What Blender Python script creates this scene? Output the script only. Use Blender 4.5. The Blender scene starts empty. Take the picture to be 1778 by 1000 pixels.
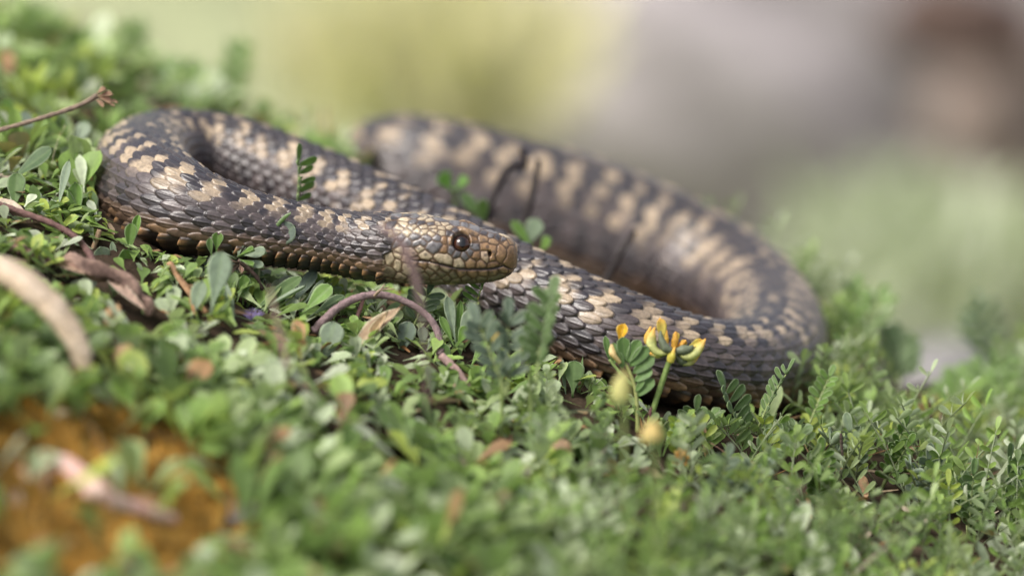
import bpy, math, random
import numpy as np

# ------------------------------------------------------------------ camera, world, sun, exposure
scene = bpy.context.scene
rng = np.random.default_rng(7)
random.seed(7)
CM = 0.01
DIST = 128.3            # cm from lens to the plane of focus
PITCH = math.radians(15.0)
PXCM = 77.0             # photo pixels per cm at the plane of focus
SP, CP = math.sin(PITCH), math.cos(PITCH)
RIGHT = np.array([1.0, 0, 0]); FWD = np.array([0, CP, -SP]); UP = np.array([0, SP, CP])
CAM = -DIST * FWD
ZV = np.array([0, 0, 1.0])

cam_data = bpy.data.cameras.new('camera')
cam = bpy.data.objects.new('camera', cam_data)
scene.collection.objects.link(cam)
cam.location = CAM * CM
cam.rotation_euler = (math.radians(90) - PITCH, 0, 0)
cam_data.lens = 200; cam_data.sensor_width = 36
cam_data.clip_start = 0.05; cam_data.clip_end = 600
cam_data.dof.use_dof = True
cam_data.dof.focus_distance = DIST * CM
cam_data.dof.aperture_fstop = 5.4
cam_data.dof.aperture_blades = 9
scene.camera = cam

SUN_EL, SUN_AZ = math.radians(58), math.radians(-62)   # azimuth measured from -Y (behind camera) towards -X
world = bpy.data.worlds.new('World'); scene.world = world; world.use_nodes = True
wn = world.node_tree; wn.nodes.clear()
wo = wn.nodes.new('ShaderNodeOutputWorld'); bg = wn.nodes.new('ShaderNodeBackground')
sky = wn.nodes.new('ShaderNodeTexSky'); sky.sky_type = 'NISHITA'; sky.sun_disc = False
sky.sun_elevation = SUN_EL; sky.dust_density = 5.0; sky.air_density = 1.0; sky.ozone_density = 1.0
bg.inputs['Strength'].default_value = 0.135
hs = wn.nodes.new('ShaderNodeHueSaturation'); hs.inputs['Saturation'].default_value = 0.45   # thin overcast: a whiter sky
wn.links.new(sky.outputs[0], hs.inputs['Color']); wn.links.new(hs.outputs[0], bg.inputs[0]); wn.links.new(bg.outputs[0], wo.inputs[0])
sun_dir = np.array([math.sin(SUN_AZ) * math.cos(SUN_EL), -math.cos(SUN_AZ) * math.cos(SUN_EL), math.sin(SUN_EL)])
sky.sun_rotation = math.atan2(sun_dir[0], sun_dir[1])
sl = bpy.data.lights.new('sun', 'SUN'); sl.energy = 1.7; sl.angle = math.radians(24); sl.color = (1.0, 0.95, 0.88)
so = bpy.data.objects.new('sun', sl); scene.collection.objects.link(so)
from mathutils import Vector
so.rotation_euler = Vector(sun_dir).to_track_quat('Z', 'Y').to_euler()
so.location = (0, 0, 3)

scene.view_settings.view_transform = 'Standard'; scene.view_settings.look = 'None'
scene.view_settings.gamma = 1.0; scene.view_settings.use_curve_mapping = False
scene.view_settings.exposure = 0.85
scene.cycles.use_denoising = True
scene.cycles.max_bounces = 6
scene.cycles.transparent_max_bounces = 4

# ------------------------------------------------------------------ helpers
def P(px, py, W):
    """photo pixel + depth (cm behind the plane of focus) -> world point in cm"""
    d = DIST + W
    k = d / DIST / PXCM
    return CAM + d * FWD + (px - 889) * k * RIGHT + (500 - py) * k * UP

def project(V):
    Q = np.asarray(V) - CAM
    d = Q @ FWD
    s = PXCM * DIST / d
    return 889 + (Q @ RIGHT) * s, 500 - (Q @ UP) * s, d - DIST

def unit(v):
    v = np.asarray(v, float); return v / (np.linalg.norm(v, axis=-1, keepdims=True) + 1e-12)

def crest_y(x):
    return 15.0 - 5.5 * np.exp(-((x - 9.9) / 1.7) ** 2) + np.clip(-x - 3, 0, 30) * 0.55 + np.clip(x - 8, 0, 20) * 0.12
def ground(x, y):
    """soil height in cm: a sloping turf shelf, a drop behind it and a bank beyond"""
    x = np.asarray(x, float); y = np.asarray(y, float)
    z = CP * (-1.98 - 0.33 * 40 * np.tanh(x / 40))
    z = z + 0.22 * np.sin(x * 0.61 + 1.2) * np.cos(y * 0.47 + x * 0.11) + 0.14 * np.sin(x * 1.37 + y * 0.9)
    z = z + 0.13 * np.clip(y, -60, 0) - 0.045 * np.clip(y, 0, 60)
    d = np.clip(y - crest_y(x), 0, None)
    dd = np.minimum(d, 118)
    z = z - 0.52 * dd * dd / (dd + 7)
    b = np.clip(y - 138, 0, None)
    bb = np.minimum(b, 190)
    far = np.clip(y - 138, 0, 300) / 300
    z = z + 0.62 * bb * bb / (bb + 14) + far * (6 * np.sin(x * 0.035 + 1) + 4 * np.sin(x * 0.083 + y * 0.04))
    z = z + 0.10 * np.clip(y - 400, 0, None) ** 0.9
    n = np.clip(-40 - y, 0, None)
    return z - 0.05 * n

COL = scene.collection
def link(o):
    COL.objects.link(o); return o
def tag(o, label=None, cat=None, group=None, kind=None):
    for k, v in (('label', label), ('category', cat), ('group', group), ('kind', kind)):
        if v: o[k] = v
    return o
def thing(name, base, label, cat, group=None):
    o = bpy.data.objects.new(name, None); o.empty_display_size = 0.01
    o.location = np.asarray(base) * CM
    tag(link(o), label, cat, group); return o
def mesh_obj(name, V, F, mat, parent=None, col=None, smooth=True, mat2=None, fmat=None, label=None):
    """V (n,3) cm world, F (m,k) ints or list of such arrays"""
    V = np.asarray(V, float)
    off = np.array(parent.location) / CM if parent is not None else np.zeros(3)
    p = parent
    while p is not None and p.parent is not None:
        p = p.parent; off = off + np.array(p.location) / CM
    Fs = F if isinstance(F, (list, tuple)) else [F]
    Fs = [np.asarray(f) for f in Fs if len(f)]
    me = bpy.data.meshes.new(name)
    me.vertices.add(len(V)); me.vertices.foreach_set('co', ((V - off) * CM).astype(np.float32).ravel())
    loops = np.concatenate([f.ravel() for f in Fs]).astype(np.int32)
    sizes = np.concatenate([np.full(len(f), f.shape[1]) for f in Fs])
    starts = np.concatenate([[0], np.cumsum(sizes)[:-1]]).astype(np.int32)
    me.loops.add(len(loops)); me.loops.foreach_set('vertex_index', loops)
    me.polygons.add(len(sizes)); me.polygons.foreach_set('loop_start', starts)
    me.polygons.foreach_set('use_smooth', np.full(len(sizes), smooth))
    me.update(calc_edges=True)
    if col is not None:
        c = np.asarray(col, float)
        if c.ndim == 1: c = np.tile(c, (len(V), 1))
        if c.shape[1] == 3: c = np.hstack([c, np.ones((len(c), 1))])
        a = me.color_attributes.new('col', 'FLOAT_COLOR', 'POINT')
        a.data.foreach_set('color', c.astype(np.float32).ravel())
    me.materials.append(mat)
    o = bpy.data.objects.new(name, me); link(o)
    if parent is not None: o.parent = parent
    if label: o['label'] = label
    return o

def catmull(pts, n):
    pts = np.asarray(pts, float)
    if len(pts) == 2:
        t = np.linspace(0, 1, n)[:, None]; return pts[0] * (1 - t) + pts[1] * t
    Q = np.vstack([2 * pts[0] - pts[1], pts, 2 * pts[-1] - pts[-2]])
    u = np.linspace(0, len(pts) - 1, n); i = np.minimum(u.astype(int), len(pts) - 2); t = (u - i)[:, None]
    a, b, c, d = Q[i], Q[i + 1], Q[i + 2], Q[i + 3]
    return 0.5 * (2 * b + (c - a) * t + (2 * a - 5 * b + 4 * c - d) * t ** 2 + (3 * b - a - 3 * c + d) * t ** 3)

def frames(C, up=ZV):
    T = unit(np.gradient(C, axis=0))
    N = unit(up - (T @ up)[:, None] * T)
    return T, N, np.cross(T, N)

def tube(pts, radii, n=24, sides=8, jitter=0.0, flat=1.0, seed=0, ridge=0.0):
    C = catmull(pts, n)
    r = np.interp(np.linspace(0, 1, n), np.linspace(0, 1, len(radii)), radii)
    g = np.random.default_rng(seed)
    up = ZV if abs(unit(C[-1] - C[0])[2]) < 0.95 else np.array([0, 1.0, 0])
    T, N, S = frames(C, up)
    a = np.linspace(0, 2 * np.pi, sides, endpoint=False)
    rr = r[:, None] * (1 + jitter * g.normal(size=(n, sides)) * 0.5 + jitter * g.normal(size=(n, 1))) * (1 + ridge * np.cos(a * 5))[None]
    V = C[:, None] + rr[..., None] * (np.cos(a)[None, :, None] * N[:, None] * flat + np.sin(a)[None, :, None] * S[:, None])
    V = V.reshape(-1, 3)
    i = np.arange(n - 1)[:, None] * sides; j = np.arange(sides)[None]; jn = (j + 1) % sides
    F = np.stack([i + j, i + jn, i + sides + jn, i + sides + j], -1).reshape(-1, 4)
    V = np.vstack([V, C[:1] - T[:1] * r[0] * .3, C[-1:] + T[-1:] * r[-1] * .3]); k = n * sides
    c0 = np.stack([np.full(sides, k), jn[0], j[0]], -1)
    c1 = np.stack([np.full(sides, k + 1), (n - 1) * sides + j[0], (n - 1) * sides + jn[0]], -1)
    return V, [F, np.vstack([c0, c1])]

# ------------------------------------------------------------------ materials
def new_mat(name):
    m = bpy.data.materials.new(name); m.use_nodes = True
    nt = m.node_tree; nt.nodes.clear()
    out = nt.nodes.new('ShaderNodeOutputMaterial')
    return m, nt, out
def N_(nt, typ, **kw):
    n = nt.nodes.new(typ)
    for k, v in kw.items():
        if k in n.inputs: n.inputs[k].default_value = v
        else: setattr(n, k, v)
    return n
def noise(nt, scale, detail=4, rough=.55):
    tc = N_(nt, 'ShaderNodeTexCoord'); n = N_(nt, 'ShaderNodeTexNoise', Scale=scale, Detail=detail, Roughness=rough)
    nt.links.new(tc.outputs['Object'], n.inputs['Vector']); return n
def mixc(nt, a, b, fac, mode='MIX'):
    m = N_(nt, 'ShaderNodeMix', data_type='RGBA', blend_type=mode)
    for sock, v in ((m.inputs[0], fac), (m.inputs[6], a), (m.inputs[7], b)):
        if hasattr(v, 'is_output'): nt.links.new(v, sock)
        elif isinstance(v, (int, float)): sock.default_value = v
        else: sock.default_value = (*v, 1) if len(v) == 3 else v
    return m.outputs[2]
def ramp(nt, src, stops):
    r = N_(nt, 'ShaderNodeValToRGB'); e = r.color_ramp.elements
    while len(e) < len(stops): e.new(0.5)
    for k, (p, c) in enumerate(stops):
        e[k].position = p; e[k].color = (*c, 1) if len(c) == 3 else c
    nt.links.new(src, r.inputs[0]); return r.outputs[0]
def bump(nt, src, strength, dist):
    b = N_(nt, 'ShaderNodeBump', Strength=strength, Distance=dist); nt.links.new(src, b.inputs['Height']); return b.outputs[0]

def attr_mat(name, rough=.5, spec=.5, nscale=900, namp=.35, bstr=.3, bdist=.0002, translucent=0.0, backpale=0.0, sheen=0.0, bscale=None):
    """colour from the 'col' attribute, broken up by fine noise"""
    m, nt, out = new_mat(name)
    at = N_(nt, 'ShaderNodeAttribute', attribute_name='col')
    nz = noise(nt, nscale, 5, .6)
    v = ramp(nt, nz.outputs['Fac'], [(.25, (1 - namp,) * 3), (.75, (1 + namp,) * 3)])
    c = mixc(nt, at.outputs['Color'], v, 1.0, 'MULTIPLY')
    if backpale:
        ge = N_(nt, 'ShaderNodeNewGeometry')
        pale = mixc(nt, c, (.30, .36, .26), backpale)
        c = mixc(nt, c, pale, ge.outputs['Backfacing'])
    p = N_(nt, 'ShaderNodeBsdfPrincipled'); nt.links.new(c, p.inputs['Base Color'])
    p.inputs['Roughness'].default_value = rough; p.inputs['Specular IOR Level'].default_value = spec
    if sheen:
        p.inputs['Sheen Weight'].default_value = sheen; p.inputs['Sheen Roughness'].default_value = .4
    nb = nz if bscale is None else noise(nt, bscale, 3, .6)
    if bstr: nt.links.new(bump(nt, nb.outputs['Fac'], bstr, bdist), p.inputs['Normal'])
    last = p.outputs[0]
    if translucent:
        t = N_(nt, 'ShaderNodeBsdfTranslucent')
        tc = mixc(nt, c, (1.35, 1.5, .7), 1.0, 'MULTIPLY'); nt.links.new(tc, t.inputs['Color'])
        ms = N_(nt, 'ShaderNodeMixShader'); ms.inputs[0].default_value = translucent
        nt.links.new(last, ms.inputs[1]); nt.links.new(t.outputs[0], ms.inputs[2]); last = ms.outputs[0]
    nt.links.new(last, out.inputs[0]); return m

M_LEAF = attr_mat('leaf', rough=.55, spec=.45, nscale=700, namp=.22, bstr=.35, bdist=.0003, translucent=.28, backpale=.35, sheen=.12)
M_PETAL = attr_mat('petal', rough=.55, spec=.3, nscale=700, namp=.34, translucent=.3)
M_STEM = attr_mat('stem', rough=.55, spec=.4, nscale=1200, namp=.3, bstr=.5)
M_BARK = attr_mat('bark', rough=.8, spec=.25, nscale=900, namp=.5, bstr=.8, bdist=.0006)
M_DRY = attr_mat('dry_litter', rough=.7, spec=.3, nscale=800, namp=.4, bstr=.5, translucent=.1)
M_SKIN = attr_mat('snake_skin', rough=.31, spec=.55, nscale=1100, namp=.45, bstr=.45, bdist=.00014, bscale=2600)
M_EYE = attr_mat('snake_eye', rough=.04, spec=.6, nscale=3000, namp=.3, bstr=0)
M_STONE = attr_mat('stone', rough=.85, spec=.3, nscale=30, namp=.35, bstr=.6, bdist=.004)
M_MOSS = attr_mat('moss', rough=.9, spec=.15, nscale=300, namp=.45, bstr=.6)

def ground_mat():
    m, nt, out = new_mat('soil')
    at = N_(nt, 'ShaderNodeAttribute', attribute_name='col')
    n1 = noise(nt, 9, 8, .65); n2 = noise(nt, 220, 6, .6)
    a = ramp(nt, n1.outputs['Fac'], [(.3, (.6,) * 3), (.7, (1.35,) * 3)])
    b = ramp(nt, n2.outputs['Fac'], [(.3, (.65,) * 3), (.7, (1.3,) * 3)])
    c = mixc(nt, mixc(nt, at.outputs['Color'], a, 1.0, 'MULTIPLY'), b, 1.0, 'MULTIPLY')
    p = N_(nt, 'ShaderNodeBsdfPrincipled', Roughness=.95); p.inputs['Specular IOR Level'].default_value = .08; nt.links.new(c, p.inputs['Base Color'])
    nt.links.new(bump(nt, n2.outputs['Fac'], .7, .002), p.inputs['Normal'])
    nt.links.new(p.outputs[0], out.inputs[0]); return m
M_SOIL = ground_mat()

# ------------------------------------------------------------------ ground
def axis_pts(lo, hi, fine, far):
    a = list(np.arange(lo, hi + fine, fine)); s = fine
    x = a[-1]
    while x < far: s *= 1.16; x += s; a.append(x)
    s = fine; x = a[0]; pre = []
    while x > -far: s *= 1.16; x -= s; pre.append(x)
    return np.array(pre[::-1] + a)
gx = axis_pts(-28, 28, .6, 24000); gy = axis_pts(-50, 60, .6, 24000)
gy = np.sort(np.concatenate([gy, np.arange(90, 420, 6.0)]))
GX, GY = np.meshgrid(gx, gy, indexing='ij')
GZ = ground(GX, GY)
GZ = np.minimum(GZ, 400)
gv = np.stack([GX, GY, GZ], -1).reshape(-1, 3)
nx, ny = len(gx), len(gy)
ii = np.arange(nx - 1)[:, None] * ny; jj = np.arange(ny - 1)[None]
gf = np.stack([ii + jj, ii + ny + jj, ii + ny + jj + 1, ii + jj + 1], -1).reshape(-1, 4)
soil = np.array([.050, .035, .024])
gc = np.tile(soil, (len(gv), 1))
bank = gv[:, 1] > 60
# beyond the drop: short turf with drier and stonier patches (own colours of the sward)
X_, Y_ = gv[:, 0], gv[:, 1]
def blob(cx, cy, rx, ry): return np.exp(-((X_ - cx) / rx) ** 2 - ((Y_ - cy) / ry) ** 2)
turf = np.tile([.29, .31, .18], (len(gv), 1))
def lay(base, col, w): return base * (1 - w[:, None]) + np.array(col) * w[:, None]
turf = lay(turf, (.27, .24, .23), np.clip(1.3 / (1 + np.exp(-(X_ - 5) / 3)) - .15, 0, .9) * (Y_ < 420))
turf = lay(turf, (.22, .32, .10), np.clip(blob(21, 146, 10, 20) * 1.2, 0, .95))
gc[bank] = turf[bank]
nearturf = np.clip((gv[:, 1] - 15) / 5, 0, 1)[:, None] * (~bank)[:, None]
gc = gc * (1 - .8 * nearturf) + np.array([.13, .15, .065]) * .8 * nearturf
ground_o = mesh_obj('ground', gv, gf, M_SOIL, col=gc); tag(ground_o, kind='structure')

# ------------------------------------------------------------------ the snake
path = [  # photo x, y, depth, radius (cm)
 (600, 424, .4, .71), (520, 412, .4, .75), (440, 399, .35, .82), (370, 382, .4, .93), (305, 360, .9, 1.06), (258, 326, 2.3, 1.09),
 (245, 292, 4.1, 1.05), (270, 271, 5.9, 1.0), (325, 264, 6.9, .97), (400, 276, 7.1, .99), (500, 315, 6.6, 1.02), (600, 360, 5.8, 1.05),
 (700, 410, 4.9, 1.07), (800, 461, 3.8, 1.09), (900, 513, 2.7, 1.1), (1000, 560, 2.0, 1.1), (1100, 600, 1.8, 1.1), (1200, 634, 2.4, 1.1),
 (1280, 643, 3.8, 1.12), (1334, 620, 6.2, 1.14), (1338, 567, 9.2, 1.18), (1294, 512, 11.8, 1.25),(1222, 469, 13.4, 1.39), (1132, 433, 14.2, 1.52),
 (1036, 397, 14.7, 1.58), (938, 364, 15, 1.58), (840, 334, 15.2, 1.53), (760, 311, 15.4, 1.45), (690, 294, 16, 1.34), (654, 300, 17.6, 1.15),
 (656, 334, 19.5, .94), (705, 325, 21, .72), (780, 356, 22, .55), (860, 388, 23, .38), (930, 418, 23.5, .15)]
head_tab = np.array([  # photo x, top, bottom, half width cm
 (898.4, 443.5, 446.5, .03), (897.8, 434, 455, .10), (896, 425, 463, .19), (892, 418.5, 469.5, .27), (886, 413.5, 475.5, .345), (878, 409, 480.5, .41),
 (864, 404.5, 485.5, .48), (841, 398, 489.5, .58), (807, 390, 491.5, .69), (785, 384.5, 492, .75), (758, 377.5, 492, .81), (729, 373, 491.5, .84),
 (704, 371.5, 490.5, .83), (680, 371.5, 488.5, .79), (655, 371.5, 486.5, .745)])
NH = 270
u = np.linspace(0, 1, NH)
hx = 898.4 - (898.4 - 655) * (0.25 * u + 0.75 * u ** 1.9)
hx[1:14] = 898.4 - (898.4 - hx[14]) * (np.arange(1, 14) / 14.) ** 2
tb = head_tab[::-1]
htop = np.interp(hx, tb[:, 0], tb[:, 1]); hbot = np.interp(hx, tb[:, 0], tb[:, 2]); hw = np.interp(hx, tb[:, 0], tb[:, 3])
def smooth1(a, k=9, keep=22):
    b = np.convolve(np.pad(a, k, mode='edge'), np.ones(2 * k + 1) / (2 * k + 1), 'valid')
    m = np.clip((np.arange(len(a)) - keep) / 20., 0, 1)
    return a * (1 - m) + b * m
htop, hbot, hw = smooth1(htop), smooth1(hbot), smooth1(hw)
HC = np.array([P(x, (t + b) / 2, 0.35 * min(1, max(0, (760 - x) / 160)) - .12) for x, t, b in zip(hx, htop, hbot)])
HH = (hbot - htop) / 2 / PXCM
hh = np.sqrt(np.maximum(HH ** 2 - (hw * SP) ** 2, (HH * .6) ** 2)) / CP
bp = np.array([P(a, b, w) for a, b, w, r in path]); br = np.array([r for *_, r in path])
allp = np.vstack([HC[-60], HC[-30], HC[-1], bp]); allr = np.concatenate([[.74, .74, .74], br])
dense = catmull(allp, 4000); drad = catmull(np.c_[allr, allr, allr], 4000)[:, 0]
k0 = int(4000 * 2 / (len(allp) - 1)) + 1
dense, drad = dense[k0:], drad[k0:]
seg = np.r_[0, np.cumsum(np.linalg.norm(np.diff(dense, axis=0), axis=1))]
step = 0.027
nb = int(seg[-1] / step)
sb = np.linspace(step, seg[-1], nb)
BC = np.stack([np.interp(sb, seg, dense[:, k]) for k in range(3)], -1)
BR = np.interp(sb, seg, drad)
def sm(a, k):
    w = np.hanning(2 * k + 3)[1:-1]; w /= w.sum()
    pad = np.concatenate([np.repeat(a[:1], k, 0), a, np.repeat(a[-1:], k, 0)])
    if a.ndim == 1: return np.convolve(pad, w, 'valid')
    return np.stack([np.convolve(pad[:, j], w, 'valid') for j in range(a.shape[1])], -1)
C = np.vstack([HC, BC])
nrow = len(C)
Csm = sm(C, 25); m = np.clip((np.arange(nrow) - NH + 60) / 60., 0, 1)[:, None]
C = C * (1 - m) + Csm * m
T = unit(np.gradient(C, axis=0))
Th = np.array([-1.0, 0, 0]); w = np.clip((np.arange(nrow) - NH + 70) / 130., 0, 1)[:, None]; w = w * w * (3 - 2 * w)
T = unit(Th * (1 - w) + T * w)
Nn = unit(ZV - (T @ ZV)[:, None] * T); Ss = np.cross(T, Nn)
s_all = np.r_[np.cumsum(np.r_[0, np.linalg.norm(np.diff(HC, axis=0), axis=1)])]
s_all = np.r_[s_all, s_all[-1] + sb]
hgt = np.r_[hh, BR * .98]; wid = np.r_[hw, BR * 1.04]
mm = np.clip((np.arange(nrow) - NH + 60) / 60., 0, 1)
hgt = hgt * (1 - mm) + sm(hgt, 40) * mm; wid = wid * (1 - mm) + sm(wid, 40) * mm
# ring layout: 21 files of dorsal scales, then the belly plates
THD = math.radians(120)
nd, nv = 21 * 13 + 1, 58
th = np.r_[np.linspace(-THD, THD, nd), np.linspace(THD, 2 * np.pi - THD, nv + 2)[1:-1]]
nr = len(th)
thw = (th + np.pi) % (2 * np.pi) - np.pi
L_body = s_all - s_all[NH - 1]
roll = np.radians(14) * np.clip((L_body + .6) / 2.0, 0, 1) * np.clip(1 - (L_body - 5) / 3.5, 0, 1)
ang = th[None] + roll[:, None]
ex = np.where(np.arange(nrow) < NH, 2 / 2.35, 1.0); ex = sm(ex, 30)
ca, sa = np.cos(ang), np.sin(ang)
cx = np.sign(ca) * np.abs(ca) ** ex[:, None]; sx = np.sign(sa) * np.abs(sa) ** ex[:, None]
isb = np.clip((np.arange(nrow) - NH) / 60., 0, 1)[:, None]
cx = np.where(cx < 0, cx * (1 - .14 * isb), cx)           # a flatter belly
V0 = C[:, None] + (hgt[:, None] * cx)[..., None] * Nn[:, None] + (wid[:, None] * sx)[..., None] * Ss[:, None]
rad = (np.cos(ang) / hgt[:, None])[..., None] * Nn[:, None] + (np.sin(ang) / wid[:, None])[..., None] * Ss[:, None]
rad = unit(rad)
rad[:14] = unit(rad[:14] + np.array([1.0, 0, 0]) * np.linspace(3, .3, 14)[:, None, None])

def sstep(x, a, b):
    t = np.clip((x - a) / (b - a), 0, 1); return t * t * (3 - 2 * t)
def hsh(i, j, k=0):
    x = np.sin(i * 127.1 + j * 311.7 + k * 74.7) * 43758.5453
    return x - np.floor(x)
# --- dorsal scales and belly plates of the body
R = np.cumsum(np.gradient(s_all) / (0.355 * np.clip((hgt + wid) / 2, .25, 1.14)))
Rg = np.repeat(R[:, None], nr, 1)
f = (thw / THD * 10.5)[None].repeat(nrow, 0)
rloc = np.repeat(((hgt + wid) / 2)[:, None], nr, 1)
H = np.zeros((nrow, nr)); bi = np.zeros((nrow, nr)); bj = np.full((nrow, nr), 99.0); be = np.zeros((nrow, nr)); bu = np.zeros((nrow, nr))
dors = np.abs(f) <= 10.9
jb = np.floor(f)
for dj in (-1, 0, 1, 2):
    j = jb + dj
    off = np.where(np.mod(j, 2) == 0, 0.0, 0.5)
    for di in (0, 1):
        i = np.floor(Rg - off) + di
        du = (Rg - (i + off) + .16 * (hsh(i, j, 11) - .5)) * (1 + .14 * (hsh(i, j, 12) - .5))
        dv = f - j
        t = np.clip((du + .62) / 1.2, 0, 1)                 # 0 = root (head side), 1 = free tip
        b = .80 * np.clip(np.sin(np.pi * t ** .92), 0, 1) ** .62
        e = 1 - np.abs(dv) / np.maximum(b, 1e-3)
        inside = (e > 0) & (t > 0) & (t < 1) & (np.abs(j) <= 10)
        edge = sstep(np.minimum(e, (1 - t) * 3.4), 0, .33)
        keel = (.13 + .14 * hsh(i, j, 13)) * np.exp(-(dv / .075) ** 2) * sstep(t, .10, .40) * sstep(1 - t, .04, .28) * (np.abs(j) < 9.5)
        dome = 1 - .35 * (1 - np.clip(e, 0, 1)) ** 2
        hgt_s = (.28 + .72 * t) * edge * dome + keel
        hgt_s = np.where(inside, hgt_s, 0)
        up = hgt_s > H
        H = np.where(up, hgt_s, H); bi = np.where(up, i + off, bi); bj = np.where(up, j, bj); be = np.where(up, np.minimum(e, (1 - t) * 3.4), be); bu = np.where(up, t, bu)
vent = np.abs(f) > 10.45
fv = Rg + .22 * np.cos((thw[None] - np.pi) * 1.5) - np.floor(Rg + .22 * np.cos((thw[None] - np.pi) * 1.5))
vrow = np.floor(Rg + .22 * np.cos((thw[None] - np.pi) * 1.5))
hv = (.2 + (.8 + .5 * hsh(vrow, 3.0)) * fv) * sstep(1 - fv, 0, .2) * (1 + .5 * np.exp(-((np.abs(f) - 11.3) / .5) ** 2))
side = sstep(np.abs(f), 10.3, 10.6)
useV = vent & (hv * side > H)
H = np.where(useV, hv * side, H); bj = np.where(useV, 50, bj); bi = np.where(useV, vrow, bi); be = np.where(useV, (1 - fv) * 2, be); bu = np.where(useV, fv, bu)
amp = .092 * rloc * (1 + .3 * sstep(np.abs(f), 6, 10))
# --- colours of the body scales
LAM = 2.15                                                    # zigzag wavelength in scale rows
jit = hsh(bi, bj)
wc = .30 * (bj < 40)
pi_ = bi * (1 - wc) + (Rg + .1) * wc; pj = bj * (1 - wc) + f * wc      # markings bleed across scale edges
ph = (pi_ / LAM + .10 * np.sin(pi_ * .37)) % 1.0
tri = 2 * np.abs(2 * ph - 1) - 1
jit = hsh(bi, bj)
jit2 = hsh(bi, bj, 3)
aj = np.abs(pj)
zz = np.abs(pj - 2.2 * tri + (jit - .5) * 2.2)
pal = {'dark': (.024, .020, .024), 'cream': (.385, .295, .195), 'flank': (.066, .051, .050), 'flank_dark': (.028, .023, .026), 'low': (.23, .14, .075), 'belly': (.036, .027, .022), 'orange': (.34, .19, .085)}
pal = {k: np.array(v) for k, v in pal.items()}
def put(colr, c, wgt): return colr * (1 - wgt[..., None]) + c * wgt[..., None]
bc = np.tile(pal['flank'], (nrow, nr, 1)) * (.7 + .7 * jit2)[..., None]
opp = sstep(bj * np.sign(bj) + 0 * bj, 5.5, 6.5) * (np.sign(bj) * tri < -.1)
bc = put(bc, pal['flank_dark'] * 1.0, opp * .85)
cream_w = sstep(5.3 - aj + (jit - .5) * 2.2, -.2, 1.4) * sstep(-tri * np.sign(bj) + (jit2 - .5) * .7, -.5, .25)
bc = put(bc, pal['cream'], cream_w * (.50 + .45 * jit2))
bc = put(bc, pal['dark'], sstep(2.7 - zz, -.3, .6) * (.8 + .2 * jit2))
lowm = sstep(aj, 8.4, 9.6) * (bj < 40)
bc = put(bc, pal['low'] * 1.0, lowm * (.25 + .6 * jit))
bc = bc * (.86 + .28 * hsh(bi, bj, 9))[..., None]
# root of each scale darker skin pigment, free margin browner
mar = sstep(.22 - be, 0, .16) * (bj < 40) * sstep(bu, .35, .7)
bc = put(bc, np.array([.17, .12, .08]), mar * .6)
bv = np.tile(pal['belly'], (nrow, nr, 1))
blot = np.sin(f * 5.1 + bi * 2.3) * .5 + np.sin(f * 11.7 - bi * 1.7) * .3 + .25
bv = put(bv, pal['orange'], np.clip(sstep(fv, .35, .9) * (.35 + blot), 0, 1) * sstep(13.6 - np.abs(f), 0, 2.4))
bc = np.where((bj == 50)[..., None], bv, bc)
skin_gap = np.array([.022, .018, .018])
bc = put(bc, skin_gap, 1 - sstep(H, .06, .42))

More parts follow.
